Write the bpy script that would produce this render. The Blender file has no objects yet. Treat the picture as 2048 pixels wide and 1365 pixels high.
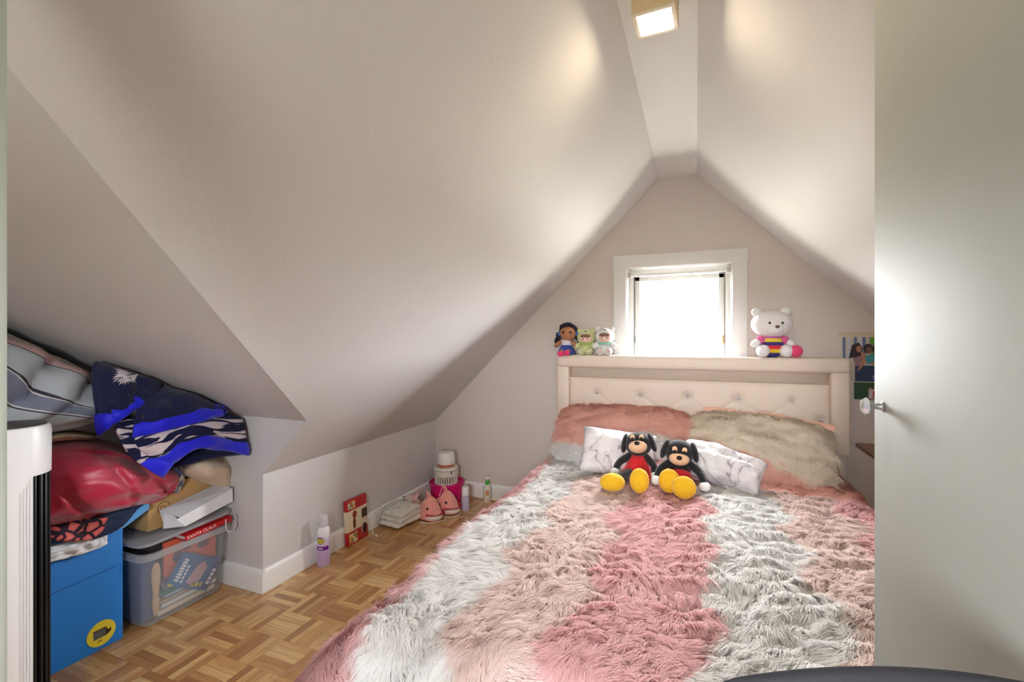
import bpy, bmesh, math, random
import numpy as np
from mathutils import Vector, Matrix, Euler

# ------------------------------------------------------------------ camera, world, exposure
scene = bpy.context.scene
C = scene.collection
random.seed(7); rng = np.random.default_rng(7)
R = math.radians
PXF, CU, HV, TH = 925.0, 1024.0, 676.5, R(21.7)      # focal length in px of a 2048 wide frame, centre column, horizon row, yaw
CAM_H = 1.2
cam_d = bpy.data.cameras.new('camera'); cam = bpy.data.objects.new('camera', cam_d); C.objects.link(cam)
cam.location = (0, 0, CAM_H); cam.rotation_euler = (R(90), 0, TH)
cam_d.sensor_width = 36; cam_d.lens = PXF / 2048 * 36; cam_d.shift_y = -6.0 / 2048; cam_d.clip_start = .02
scene.camera = cam
scene.view_settings.view_transform = 'Standard'; scene.view_settings.look = 'None'
scene.view_settings.gamma = 1; scene.view_settings.use_curve_mapping = False
scene.view_settings.exposure = 1.02
scene.cycles.max_bounces = 8; scene.cycles.diffuse_bounces = 5; scene.cycles.transparent_max_bounces = 12
scene.cycles.adaptive_threshold = .035
scene.cycles.caustics_reflective = False; scene.cycles.caustics_refractive = False
scene.cycles.sample_clamp_indirect = 6
W = bpy.data.worlds.new('sky'); scene.world = W; W.use_nodes = True
bgn = W.node_tree.nodes['Background']; bgn.inputs[0].default_value = (.965, .985, 1, 1); bgn.inputs[1].default_value = 46.0
LAMP = 84.0            # emission of the ceiling lamp's diffuser

def portal(loc, sx, sy, rot):
    l = bpy.data.lights.new('daylight_portal', 'AREA'); l.shape = 'RECTANGLE'; l.size = sx; l.size_y = sy
    l.cycles.is_portal = True
    o = bpy.data.objects.new('daylight_portal', l); C.objects.link(o); o.location = loc; o.rotation_euler = rot

# ------------------------------------------------------------------ room dimensions
Y1 = 3.157                     # gable wall
XK = -1.90                     # left knee wall
ZK = .555                      # knee wall height
YA = 1.594                     # near end of the left knee wall, where the storage alcove begins
XA, ZA = -1.626, .825          # where the alcove's end wall meets the slope
CX0, CX1, CZ = -.226, .005, 2.240   # flat strip of ceiling
SL = (CZ - ZK) / (CX0 - XK)
XR = CX1 + (CZ - ZK) / 1.004   # right knee wall
YN = -.803                     # near end of the room
XB = -2.9                      # back of the alcove
AS = .594                      # slope of the alcove ceiling
WX0, WX1, WZ0, WZ1 = -.436, .211, 1.0, 1.672   # window opening

def zceil(y): return ZA + AS * (YA - y)
def ray(u, v):
    a = (u - CU) / PXF; b = (HV - v) / PXF
    return Vector((-math.sin(TH) + a * math.cos(TH), math.cos(TH) + a * math.sin(TH), b))
def atX(u, v, X):
    r = ray(u, v); p = r * (X / r.x); p.z += CAM_H
    zc = zceil(p.y) - .010
    if X < -1.4 and p.y < YA and p.z > zc:          # stay under the alcove ceiling
        p.z = zc
    return p
def atY(u, v, Y):
    r = ray(u, v); p = r * (Y / r.y); p.z += CAM_H; return p
def atZ(u, v, Z):
    r = ray(u, v); p = r * ((Z - CAM_H) / r.z); p.z += CAM_H; return p

# ------------------------------------------------------------------ materials
def lin(c):
    return tuple(((x / 255) / 12.92 if x / 255 <= .04045 else ((x / 255 + .055) / 1.055) ** 2.4) for x in c[:3]) + (1,)
MATS = {}
def M(name, col=(200, 200, 200), rough=.6, var=0, vscale=8, bump=0, bscale=60, metal=0, trans=0, sheen=0, emit=None, emits=0, stretch=None, ior=1.45, spec=.5, coat=0):
    if name in MATS: return MATS[name]
    m = bpy.data.materials.new(name); m.use_nodes = True; nt = m.node_tree; b = nt.nodes['Principled BSDF']
    b.inputs['Base Color'].default_value = lin(col); b.inputs['Roughness'].default_value = rough
    b.inputs['Metallic'].default_value = metal; b.inputs['Transmission Weight'].default_value = trans
    b.inputs['IOR'].default_value = ior; b.inputs['Sheen Weight'].default_value = sheen
    b.inputs['Specular IOR Level'].default_value = spec; b.inputs['Coat Weight'].default_value = coat
    if emit: b.inputs['Emission Color'].default_value = lin(emit); b.inputs['Emission Strength'].default_value = emits
    if var or bump:
        tc = nt.nodes.new('ShaderNodeTexCoord'); mp = nt.nodes.new('ShaderNodeMapping')
        nt.links.new(tc.outputs['Object'], mp.inputs[0])
        if stretch: mp.inputs['Scale'].default_value = stretch
    if var:
        n = nt.nodes.new('ShaderNodeTexNoise'); n.inputs['Scale'].default_value = vscale; n.inputs['Detail'].default_value = 4
        nt.links.new(mp.outputs[0], n.inputs['Vector'])
        mx = nt.nodes.new('ShaderNodeMix'); mx.data_type = 'RGBA'
        c = lin(col)
        mx.inputs['A'].default_value = tuple(x * (1 - var) for x in c[:3]) + (1,); mx.inputs['B'].default_value = tuple(min(1, x * (1 + var)) for x in c[:3]) + (1,)
        nt.links.new(n.outputs['Fac'], mx.inputs['Factor']); nt.links.new(mx.outputs['Result'], b.inputs['Base Color'])
    if bump:
        n = nt.nodes.new('ShaderNodeTexNoise'); n.inputs['Scale'].default_value = bscale; n.inputs['Detail'].default_value = 3
        nt.links.new(mp.outputs[0], n.inputs['Vector'])
        bp = nt.nodes.new('ShaderNodeBump'); bp.inputs['Strength'].default_value = bump; bp.inputs['Distance'].default_value = .01
        nt.links.new(n.outputs['Fac'], bp.inputs['Height']); nt.links.new(bp.outputs[0], b.inputs['Normal'])
    MATS[name] = m
    return m
class NT:                      # small helper for node materials
    def __init__(s, name, rough=.7):
        s.m = bpy.data.materials.new(name); s.m.use_nodes = True; s.t = s.m.node_tree; s.b = s.t.nodes['Principled BSDF']
        s.b.inputs['Roughness'].default_value = rough; MATS[name] = s.m
    def n(s, kind, ins=None, **props):
        x = s.t.nodes.new('ShaderNode' + kind)
        for k, v in props.items(): setattr(x, k, v)
        for k, v in (ins or {}).items():
            if hasattr(v, 'is_output'): s.t.links.new(v, x.inputs[k])
            else: x.inputs[k].default_value = v
        return x
    def math(s, op, a, b=0.0, c=0.0):
        x = s.n('Math', {0: a, 1: b, 2: c}, operation=op); return x.outputs[0]
    def mix(s, f, a, b):
        x = s.n('Mix', {'Factor': f, 'A': a, 'B': b}, data_type='RGBA'); return x.outputs['Result']
    def ramp(s, f, stops, mode='LINEAR'):
        x = s.n('ValToRGB', {0: f}); r = x.color_ramp; r.interpolation = mode
        while len(r.elements) < len(stops): r.elements.new(.5)
        for e, (p, c) in zip(r.elements, stops): e.position = p; e.color = c
        return x.outputs[0]
    def col(s, o): s.t.links.new(o, s.b.inputs['Base Color']); return s.m

wall_m = M('wall_paint', (209, 207, 207), .55, bump=.06, bscale=90, var=.025, vscale=3)
gable_m = M('gable_paint', (213, 203, 197), .55, bump=.05, bscale=90, var=.02, vscale=3)
trim_m = M('trim_paint', (236, 236, 236), .35, bump=.02, bscale=30)
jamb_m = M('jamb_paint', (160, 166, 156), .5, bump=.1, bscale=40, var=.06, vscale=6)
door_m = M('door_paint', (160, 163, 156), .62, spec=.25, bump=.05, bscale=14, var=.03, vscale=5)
black_m = M('black_plastic', (22, 22, 24), .4)
white_m = M('white_plastic', (235, 235, 234), .35)
chrome_m = M('polished_metal', (220, 220, 222), .15, metal=1)
crystal_m = M('crystal', (235, 238, 245), .05, metal=.75)

# ------------------------------------------------------------------ mesh helpers
def rotm(e): return Euler(e).to_matrix() if e is not None else Matrix.Identity(3)
class MB:
    def __init__(s): s.v = []; s.f = []; s.mi = []; s.k = 0
    def mat(s, k): s.k = k; return s
    def raw(s, v, f):
        o = len(s.v); s.v += [tuple(p) for p in v]; s.f += [tuple(i + o for i in q) for q in f]; s.mi += [s.k] * len(f); return s
    def bm(s, b, c=(0, 0, 0), e=None):
        r = rotm(e); c = Vector(c); b.verts.index_update()
        s.raw([r @ x.co + c for x in b.verts], [[x.index for x in q.verts] for q in b.faces]); b.free(); return s
    def box(s, c, d, bev=0, e=None, seg=2):
        b = bmesh.new(); bmesh.ops.create_cube(b, size=1)
        for x in b.verts: x.co = Vector((x.co.x * d[0], x.co.y * d[1], x.co.z * d[2]))
        if bev: bmesh.ops.bevel(b, geom=list(b.edges), offset=min(bev, min(d) * .49), segments=seg, profile=.5, affect='EDGES')
        return s.bm(b, c, e)
    def ell(s, c, r, e=None, nu=20, nv=12):
        b = bmesh.new(); bmesh.ops.create_uvsphere(b, u_segments=nu, v_segments=nv, radius=1)
        for x in b.verts: x.co = Vector((x.co.x * r[0], x.co.y * r[1], x.co.z * r[2]))
        return s.bm(b, c, e)
    def lathe(s, prof, c=(0, 0, 0), n=28, e=None, a0=0, a1=2 * math.pi):
        full = abs(a1 - a0 - 2 * math.pi) < 1e-6; k = n if full else n + 1
        v = []; f = []; r = rotm(e); c = Vector(c)
        for rad, z in prof:
            for i in range(k):
                a = a0 + (a1 - a0) * i / n; v.append(r @ Vector((rad * math.cos(a), rad * math.sin(a), z)) + c)
        for j in range(len(prof) - 1):
            for i in range(n):
                i2 = (i + 1) % k; f.append((j * k + i, j * k + i2, (j + 1) * k + i2, (j + 1) * k + i))
        if full:
            if prof[0][0] > 1e-5: f.append(tuple(range(k - 1, -1, -1)))
            if prof[-1][0] > 1e-5: f.append(tuple((len(prof) - 1) * k + i for i in range(k)))
        return s.raw(v, f)
    def tube(s, pts, r, n=8, flat=None):
        pts = [Vector(p) for p in pts]; v = []; f = []; up = Vector((0, 0, 1))
        for i, p in enumerate(pts):
            t = (pts[min(i + 1, len(pts) - 1)] - pts[max(i - 1, 0)]).normalized()
            a = t.cross(up); a = a.normalized() if a.length > 1e-3 else Vector((1, 0, 0)); b = a.cross(t)
            ra = r[i] if isinstance(r, (list, tuple)) else r; rb = ra * (flat or 1)
            for k in range(n):
                g = 2 * math.pi * k / n; v.append(p + a * math.cos(g) * ra + b * math.sin(g) * rb)
        for i in range(len(pts) - 1):
            for k in range(n): f.append((i * n + k, i * n + (k + 1) % n, (i + 1) * n + (k + 1) % n, (i + 1) * n + k))
        f.append(tuple(range(n - 1, -1, -1))); f.append(tuple((len(pts) - 1) * n + k for k in range(n)))
        return s.raw(v, f)
    def prism(s, poly, d):                     # poly: 3D loop, d: extrusion vector
        p = [Vector(x) for x in poly]; d = Vector(d); n = len(p)
        f = [tuple(range(n)), tuple(range(2 * n - 1, n - 1, -1))] + [(i, n + i, n + (i + 1) % n, (i + 1) % n) for i in range(n)]
        return s.raw(p + [x + d for x in p], f)
    def build(s, name, m, parent=None, smooth=35, loc=None, rot=None):
        me = bpy.data.meshes.new(name); me.from_pydata(s.v, [], s.f)
        for x in (m if isinstance(m, (list, tuple)) else [m]): me.materials.append(x)
        if any(s.mi): me.polygons.foreach_set('material_index', s.mi)
        b = bmesh.new(); b.from_mesh(me); bmesh.ops.recalc_face_normals(b, faces=b.faces); b.to_mesh(me); b.free()
        if smooth:
            me.polygons.foreach_set('use_smooth', [True] * len(me.polygons)); me.set_sharp_from_angle(angle=R(smooth))
        o = bpy.data.objects.new(name, me); C.objects.link(o); o.parent = parent
        if loc is not None: o.location = loc
        if rot is not None: o.rotation_euler = rot
        return o
def tag(o, label=None, cat=None, group=None, kind=None):
    if label: o['label'] = label
    if cat: o['category'] = cat
    if group: o['group'] = group
    if kind: o['kind'] = kind
    return o
def thing(name, label, cat, loc=(0, 0, 0), rotz=0, group=None):
    o = bpy.data.objects.new(name, None); C.objects.link(o); o.location = loc; o.rotation_euler = (0, 0, rotz); o.empty_display_size = .05
    return tag(o, label, cat, group)
def struct(name, mb, m, parent=None, smooth=35, label=None):
    o = mb.build(name, m, parent, smooth)
    if parent is None: o['kind'] = 'structure'
    if label: o['label'] = label
    return o
def smoothnoise(x, y, seed=0, n=5, k=1.0):      # cheap smooth noise from a few waves
    r = np.random.default_rng(seed); o = np.zeros(np.broadcast(x, y).shape)
    for i in range(n):
        a = r.uniform(0, 2 * np.pi); f = k * r.uniform(.6, 1.7); p = r.uniform(0, 2 * np.pi)
        o = o + np.sin(f * (x * np.cos(a) + y * np.sin(a)) * 2 * np.pi + p)
    return o / math.sqrt(n)
def grid_mesh(name, G, m, parent=None, uv=True, closed_back=None, thick=None, uvr=(0, 1, 0, 1)):
    """G: (nu, nv, 3) points. thick: give the sheet that thickness along its normals; closed_back: vector to a back copy."""
    nu, nv = G.shape[:2]
    idx = np.arange(nu * nv).reshape(nu, nv)
    q = np.stack([idx[:-1, :-1], idx[:-1, 1:], idx[1:, 1:], idx[1:, :-1]], -1).reshape(-1, 4)
    V = G.reshape(-1, 3); F_ = [q]
    U = np.stack(np.meshgrid(np.linspace(uvr[0], uvr[1], nu), np.linspace(uvr[2], uvr[3], nv), indexing='ij'), -1).reshape(-1, 2)
    if thick is not None or closed_back is not None:
        if thick is not None:
            du = np.gradient(G, axis=0); dv = np.gradient(G, axis=1); N = np.cross(du, dv); N /= np.linalg.norm(N, axis=2, keepdims=True) + 1e-9
            B = G + N * thick
        else: B = G + np.array(closed_back)
        V = np.concatenate([V, B.reshape(-1, 3)]); U = np.concatenate([U, U]); o = nu * nv
        F_.append(q[:, ::-1] + o)
        ring = np.concatenate([idx[0, :-1], idx[:-1, -1], idx[-1, :0:-1], idx[:0:-1, 0]]); r2 = np.roll(ring, -1)
        F_.append(np.stack([ring, ring + o, r2 + o, r2], -1))
    F_ = np.concatenate(F_)
    me = bpy.data.meshes.new(name); me.from_pydata(V.tolist(), [], F_.tolist())
    if uv:
        l = me.uv_layers.new(name='UVMap'); li = np.empty(len(me.loops), int); me.loops.foreach_get('vertex_index', li)
        l.data.foreach_set('uv', U[li].ravel())
    for x in (m if isinstance(m, (list, tuple)) else [m]): me.materials.append(x)
    b = bmesh.new(); b.from_mesh(me); bmesh.ops.recalc_face_normals(b, faces=b.faces); b.to_mesh(me); b.free()
    me.polygons.foreach_set('use_smooth', [True] * len(me.polygons))
    o = bpy.data.objects.new(name, me); C.objects.link(o); o.parent = parent
    return o
def catmull(P, n):                              # P: (k, ...) -> (n, ...)
    k = len(P); t = np.linspace(0, k - 1, n); i = np.clip(t.astype(int), 0, k - 2); f = (t - i)
    f = f.reshape((-1,) + (1,) * (P.ndim - 1)); g = lambda j: P[np.clip(j, 0, k - 1)]
    p0, p1, p2, p3 = g(i - 1), g(i), g(i + 1), g(i + 2)
    p0 = np.where((i == 0).reshape(f.shape), 2 * p1 - p2, p0); p3 = np.where((i + 2 > k - 1).reshape(f.shape), 2 * p2 - p1, p3)
    return .5 * (2 * p1 + (p2 - p0) * f + (2 * p0 - 5 * p1 + 4 * p2 - p3) * f ** 2 + (3 * p1 - p0 - 3 * p2 + p3) * f ** 3)
def net(rows, nu, nv, wr=0, seed=0, k=1.5):     # rows of (u, v, X): a surface through points at those depths in the room
    P = np.array([[list(atX(*c)) for c in r] for r in rows]); G = catmull(P, nu); G = catmull(G.transpose(1, 0, 2), nv).transpose(1, 0, 2)
    if wr:
        a, b = np.meshgrid(np.linspace(0, 1, nu), np.linspace(0, 1, nv), indexing='ij')
        e = np.minimum(np.minimum(a, 1 - a), np.minimum(b, 1 - b)) * 8; e = np.clip(e, .25, 1)
        G[..., 0] += wr * (smoothnoise(a * 1.0, b * 1.6, seed, 6, k) + .5 * smoothnoise(a, b, seed + 1, 6, k * 2.7)) * e
    zc = ZA + AS * (YA - G[..., 1]) - .042
    G[..., 2] = np.where(G[..., 1] < YA, np.minimum(G[..., 2], zc), G[..., 2])
    return G

# ------------------------------------------------------------------ the room
fl = MB().box(((XB + XR) / 2, (YN + Y1) / 2, -.03), (XR - XB, Y1 - YN, .048))
floor = struct('floor', fl, M('floor_joint', (92, 62, 36), .7))
floor['label'] = 'honey coloured finger parquet floor'
# finger parquet: blocks of five strips, turned alternately
def parquet(name, use_object):
    t = NT(name, .3)
    rnd = t.n('ObjectInfo').outputs['Random'] if use_object else t.n('NewGeometry').outputs['Random Per Island']
    tc = t.n('TexCoord').outputs['Object']
    off = t.n('CombineXYZ', {0: t.math('MULTIPLY', rnd, 37.), 1: t.math('MULTIPLY', rnd, 91.), 2: t.math('MULTIPLY', rnd, 13.)}).outputs[0]
    mp = t.n('Mapping', {0: tc, 'Scale': (6, 90, 1) if use_object else (30, 30, 1), 'Location': off}).outputs[0]
    gr = t.n('TexNoise', {'Vector': mp, 'Scale': 1.0, 'Detail': 5., 'Roughness': .65}).outputs['Fac']
    base = t.ramp(rnd, [(0, lin((158, 110, 62))), (.3, lin((188, 140, 86))), (.55, lin((206, 164, 106))), (.8, lin((220, 182, 126))), (1, lin((170, 122, 72)))])
    dark = t.mix(.36, base, lin((104, 66, 34)))
    f = t.ramp(gr, [(.38, (0, 0, 0, 1)), (.62, (1, 1, 1, 1))])
    t.b.inputs['Coat Weight'].default_value = .25; t.b.inputs['Coat Roughness'].default_value = .18
    return t.col(t.mix(f, dark, base))
pq_o, pq_s = parquet('oak_strip', True), parquet('oak_strip_far', False)
BL, NS = .1524, 5
def strip_mesh():
    me = MB().box((0, 0, -.003), (BL - .0008, BL / NS - .0008, .006)).build('plank_source', pq_o, smooth=0)
    d = me.data; bpy.data.objects.remove(me); return d
strip_d = strip_mesh()
strips = []
nx0, nx1 = math.floor(XB / BL), math.ceil(XR / BL); ny0, ny1 = math.floor(YN / BL), math.ceil(Y1 / BL)
ct, st = math.cos(TH), math.sin(TH)
def proj(x, y, z):
    d = -st * x + ct * y; r = ct * x + st * y
    if d < .05: return None
    return CU + PXF * r / d, HV + PXF * (CAM_H - z) / d, d
for i in range(nx0, nx1):
    for j in range(ny0, ny1):
        for k in range(NS):
            along_x = (i + j) % 2 == 0
            o = (k + .5) * BL / NS
            x, y = (i * BL + BL / 2, j * BL + o) if along_x else (i * BL + o, j * BL + BL / 2)
            if not (XB + .01 < x < XR - .01 and YN + .01 < y < Y1 - .01): continue
            q = proj(x, y, 0); size = 0
            if q and -20 < q[0] < 2068 and q[1] < 1390 and q[0] < CU + 368 - (q[1] - HV) / .79 + 8 and x > (-2.12 if y < YA - .02 else XK):
                size = 1 / q[2] ** 2
            strips.append((size, x, y, along_x))
strips.sort(reverse=True)
far = MB()
for n, (size, x, y, ax) in enumerate(strips):
    if size > 0 and n < 300:
        o = bpy.data.objects.new('plank', strip_d); C.objects.link(o); o.parent = floor; o.location = (x, y, 0); o.rotation_euler = (0, 0, 0 if ax else R(90))
    else:
        sx, sy = (BL - .0008, BL / NS - .0008) if ax else (BL / NS - .0008, BL - .0008)
        x0, x1, y0, y1 = x - sx / 2, x + sx / 2, y - sy / 2, y + sy / 2
        far.raw([(x0, y0, 0), (x1, y0, 0), (x1, y1, 0), (x0, y1, 0), (x0, y0, -.006), (x1, y0, -.006), (x1, y1, -.006), (x0, y1, -.006)],
                [(0, 1, 2, 3), (4, 5, 1, 0), (5, 6, 2, 1), (6, 7, 3, 2), (7, 4, 0, 3)])
o = far.build('plank_field', pq_s, floor, smooth=0); o['kind'] = 'stuff'

def slab(poly, d): return MB().prism(poly, d)
T = .06
struct('wall_left', slab([(XK, YA + .002, 0), (XK, Y1, 0), (XK, Y1, ZK), (XK, YA + .002, ZK)], (-T, 0, 0)), wall_m)
struct('wall_alcove_end', slab([(XK - .001, YA, 0), (XK - .001, YA, ZK), (XA - .002, YA, ZA), (XB, YA, ZA), (XB, YA, 0)], (0, T * .5, 0)), wall_m)
struct('wall_alcove_back', slab([(XB + .004, YN, -.05), (XB + .004, YA + .02, -.05), (XB + .004, YA + .02, ZA + .1), (XB + .004, YN, zceil(YN) + .1)], (-T, 0, 0)), wall_m)
hx, hy = CX0, YA - (CX0 - XA) * SL / AS            # the hip runs from (XA, YA, ZA) up to the flat ceiling
struct('ceiling_slope_left', slab([(XK, YA + .002, ZK), (XK, Y1, ZK), (CX0, Y1, CZ), (hx, hy, CZ), (XA, YA + .002, ZA)], (-T * .7, 0, T * .7)), wall_m)
struct('ceiling_alcove', slab([(XA, YA, ZA), (hx, hy, CZ), (XB, hy, CZ), (XB, YA, ZA)], (0, T * .5, T * .8)), wall_m)
struct('ceiling_flat', slab([(CX0, YN - .2, CZ), (CX1, YN - .2, CZ), (CX1, Y1, CZ), (CX0, Y1, CZ)], (0, 0, T)), wall_m)
struct('ceiling_slope_right', slab([(CX1, YN - .2, CZ), (XR, YN - .2, ZK), (XR, Y1, ZK), (CX1, Y1, CZ)], (T * .7, 0, T * .7)), wall_m)
struct('wall_right', slab([(XR, YN, 0), (XR, Y1, 0), (XR, Y1, ZK), (XR, YN, ZK)], (T, 0, 0)), wall_m)
GT = .17                                            # gable wall thickness
g = MB()
zl = lambda x: ZK + SL * (x - XK)
zr = lambda x: CZ - 1.004 * (x - CX1)
D = (0, GT, 0)
g.prism([(XK, Y1, 0), (WX0, Y1, 0), (WX0, Y1, zl(WX0)), (XK, Y1, ZK)], D)
g.prism([(WX0, Y1, WZ1), (WX1, Y1, WZ1), (WX1, Y1, zr(WX1)), (CX1, Y1, CZ), (CX0, Y1, CZ), (WX0, Y1, zl(WX0))], D)
g.prism([(WX0, Y1, 0), (WX1, Y1, 0), (WX1, Y1, WZ0), (WX0, Y1, WZ0)], D)
g.prism([(WX1, Y1, 0), (XR, Y1, 0), (XR, Y1, ZK), (WX1, Y1, zr(WX1))], D)
struct('wall_back', g, gable_m)
# near end of the room, behind the camera, with an opening added to let in fill light
NX0, NX1, NZ0, NZ1 = -.30, .18, 1.0, 1.42
g = MB(); D = (0, -.12, 0)
g.prism([(XB, YN, 0), (NX0, YN, 0), (NX0, YN, 2.3), (XB, YN, 2.3)], D)
g.prism([(NX1, YN, 0), (XR, YN, 0), (XR, YN, 2.3), (NX1, YN, 2.3)], D)
g.prism([(NX0, YN, 0), (NX1, YN, 0), (NX1, YN, NZ0), (NX0, YN, NZ0)], D)
g.prism([(NX0, YN, NZ1), (NX1, YN, NZ1), (NX1, YN, 2.3), (NX0, YN, 2.3)], D)
struct('wall_front', g, wall_m)
portal(((NX0 + NX1) / 2, YN - .06, (NZ0 + NZ1) / 2), NX1 - NX0, NZ1 - NZ0, (R(90), 0, 0))
def board(name, a, b, out, h=.106, t=.016):          # baseboard with a rounded top
    a, b, out = Vector(a), Vector(b), Vector(out)
    pr = [(0, 0), (t, 0), (t, h - .022), (t * .86, h - .010), (t * .55, h - .003), (.2 * t, h), (0, h)]
    struct(name, MB().prism([a + out * p + Vector((0, 0, q)) for p, q in pr], b - a), trim_m)
board('baseboard_left', (XK, YA - .0, 0), (XK, Y1, 0), (1, 0, 0))
board('baseboard_alcove', (XK + .016, YA, 0), (XB, YA, 0), (0, -1, 0))
board('baseboard_back', (XK + .016, Y1, 0), (XR, Y1, 0), (0, -1, 0))
# casing at the left edge of the view and the partition the closet door hangs on
g = MB(); p0 = ray(18.5, 0) * .44
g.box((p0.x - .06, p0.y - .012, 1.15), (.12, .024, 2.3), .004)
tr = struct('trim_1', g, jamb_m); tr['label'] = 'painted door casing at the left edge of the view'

# ground far below the attic, added so less light comes up from below
gd = MB().raw([(-300, -300, -5.2), (300, -300, -5.2), (300, 400, -5.2), (-300, 400, -5.2)], [(0, 1, 2, 3)]).build('ground_outside', M('winter_lawn', (140, 138, 126), .9, var=.15, vscale=.05), smooth=0); gd['kind'] = 'structure'
# ------------------------------------------------------------------ window in the gable
w = tag(bpy.data.objects.new('window_1', None), 'small white framed gable window above the headboard', kind='structure'); C.objects.link(w); w.location = ((WX0 + WX1) / 2, Y1, WZ0)
wc = Vector(w.location)
def wpart(name, boxes, m, bev=.003, par=w):
    b = MB()
    for c, d in boxes: b.box(Vector(c) - wc, d, bev)
    return b.build(name, m, par)
ww, cw = WX1 - WX0, .083
wpart('casing_top', [(((WX0 + WX1) / 2, Y1 - .009, WZ1 + cw / 2 - .006), (ww + 2 * cw, .02, cw))], trim_m)
for x in (WX0 - cw / 2 + .004, WX1 + cw / 2 - .004):
    wpart('casing_side', [((x, Y1 - .008, (WZ1 + WZ0) / 2), (cw, .018, WZ1 - WZ0 - .01))], trim_m)
wpart('sill', [(((WX0 + WX1) / 2, Y1 + .04, WZ0 + .012), (ww, .15, .024))], trim_m)
for x in (WX0 + .004, WX1 - .004): wpart('jamb', [((x, Y1 + GT / 2, (WZ0 + WZ1) / 2), (.012, GT, WZ1 - WZ0))], trim_m)
wpart('head_jamb', [(((WX0 + WX1) / 2, Y1 + GT / 2, WZ1 - .004), (ww, GT, .012))], trim_m)
YF = Y1 + .115
frame_m = M('window_frame', (232, 232, 230), .45, var=.04, vscale=9)
fx0, fx1, fz1 = WX0 + .038, WX1 - .034, WZ1 - .035
wpart('frame', [((fx0 - .016, YF, (WZ0 + fz1) / 2), (.034, .06, fz1 - WZ0)), ((fx1 + .014, YF, (WZ0 + fz1) / 2), (.034, .06, fz1 - WZ0)),
                (((fx0 + fx1) / 2, YF, fz1 + .012), (fx1 - fx0 + .06, .06, .044))], frame_m, .004)
gap_m = M('window_gap', (120, 120, 122), .8)
s0, s1, sz = fx0 + .006, fx1 - .006, fz1 - .018
sash = wpart('sash', [((s0 + .018, YF + .01, (WZ0 + sz) / 2 + .01), (.036, .036, sz - WZ0)), ((s1 - .018, YF + .01, (WZ0 + sz) / 2 + .01), (.036, .036, sz - WZ0)),
                      (((s0 + s1) / 2, YF + .01, sz - .016), (s1 - s0, .036, .032)), (((s0 + s1) / 2, YF + .01, WZ0 + .045), (s1 - s0, .036, .04))], frame_m, .004)
wpart('gasket', [((fx0 + .003, YF - .01, (WZ0 + fz1) / 2), (.006, .02, fz1 - WZ0 - .02)), ((fx1 - .003, YF - .01, (WZ0 + fz1) / 2), (.006, .02, fz1 - WZ0 - .02)),
                 (((fx0 + fx1) / 2, YF - .01, fz1 - .013), (fx1 - fx0, .02, .006))], gap_m, 0)
glass = NT('window_glass', .0); glass.t.nodes.remove(glass.b)
tb = glass.n('BsdfTransparent', {0: (1, 1, 1, 1)}); gb = glass.n('BsdfGlossy', {'Roughness': .02}); fr = glass.n('LayerWeight', {'Blend': .12})
mx = glass.n('MixShader', {0: fr.outputs['Fresnel'], 1: tb.outputs[0], 2: gb.outputs[0]}); glass.t.links.new(mx.outputs[0], glass.t.nodes['Material Output'].inputs[0])
wpart('pane', [(((s0 + s1) / 2, YF + .012, (WZ0 + sz) / 2 + .01), (s1 - s0 - .06, .004, sz - WZ0 - .06))], glass.m, 0)
wpart('blind_roller', [], trim_m) if False else MB().tube([Vector((WX0 + .03, Y1 + .03, WZ1 - .052)) - wc, Vector((WX1 - .03, Y1 + .03, WZ1 - .046)) - wc], .011, 10).build('blind_roller', trim_m, w)
for x, z in ((WX0 + .022, WZ1 - .052), (WX1 - .022, WZ1 - .046)):
    wpart('blind_bracket', [((x, Y1 + .03, z), (.026, .05, .036))], M('bracket', (188, 186, 180), .4), .004)
for x, m_ in ((s0 + .004, gap_m), (s1 - .008, M('brass_hinge', (150, 112, 60), .3, metal=1))):
    wpart('hinge', [((x, YF - .02, WZ0 + .19), (.008, .012, .05))], m_, .002)
portal(((WX0 + WX1) / 2, Y1 + GT - .01, (WZ0 + WZ1) / 2), ww, WZ1 - WZ0, (R(-90), 0, 0))

# ------------------------------------------------------------------ ceiling lamp
L = thing('ceiling_lamp', 'small square lit ceiling light on the flat ceiling strip', 'ceiling light', (-.116, 1.49, CZ), R(-3))
brass = M('lamp_brass', (222, 196, 152), .4)
h = .062
b = MB()
for dx, dy, sx, sy in ((0, -.059, .124, .005), (0, .059, .124, .005), (-.059, 0, .005, .113), (.059, 0, .005, .113)): b.box((dx, dy, -h / 2), (sx, sy, h), .001)
b.build('lamp_body', brass, L)
b = MB()
for dx, dy, sx, sy in ((0, -.056, .124, .012), (0, .056, .124, .012), (-.056, 0, .012, .1), (.056, 0, .012, .1)): b.box((dx, dy, -h - .002), (sx, sy, .006), .001)
b.build('lamp_rim', M('lamp_rim', (240, 226, 205), .4), L)
MB().box((0, 0, -h + .0005), (.104, .104, .006), .001).build('diffuser', M('lamp_light', (255, 244, 226), .5, emit=(255, 234, 200), emits=LAMP), L)
def ragged(r0, n, seed, c, z, s=(1, 1)):
    r = random.Random(seed); return [(c[0] + s[0] * (r0 + r.uniform(-.008, .008)) * math.cos(2 * math.pi * i / n), c[1] + s[1] * (r0 + r.uniform(-.008, .008)) * math.sin(2 * math.pi * i / n), z) for i in range(n)]
MB().prism(ragged(.082, 26, 3, (.003, -.005), -.0015), (0, 0, .003)).build('plaster_patch', M('bare_plaster', (232, 230, 226), .9, bump=.5, bscale=120, var=.08, vscale=40), L, smooth=0)

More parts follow.
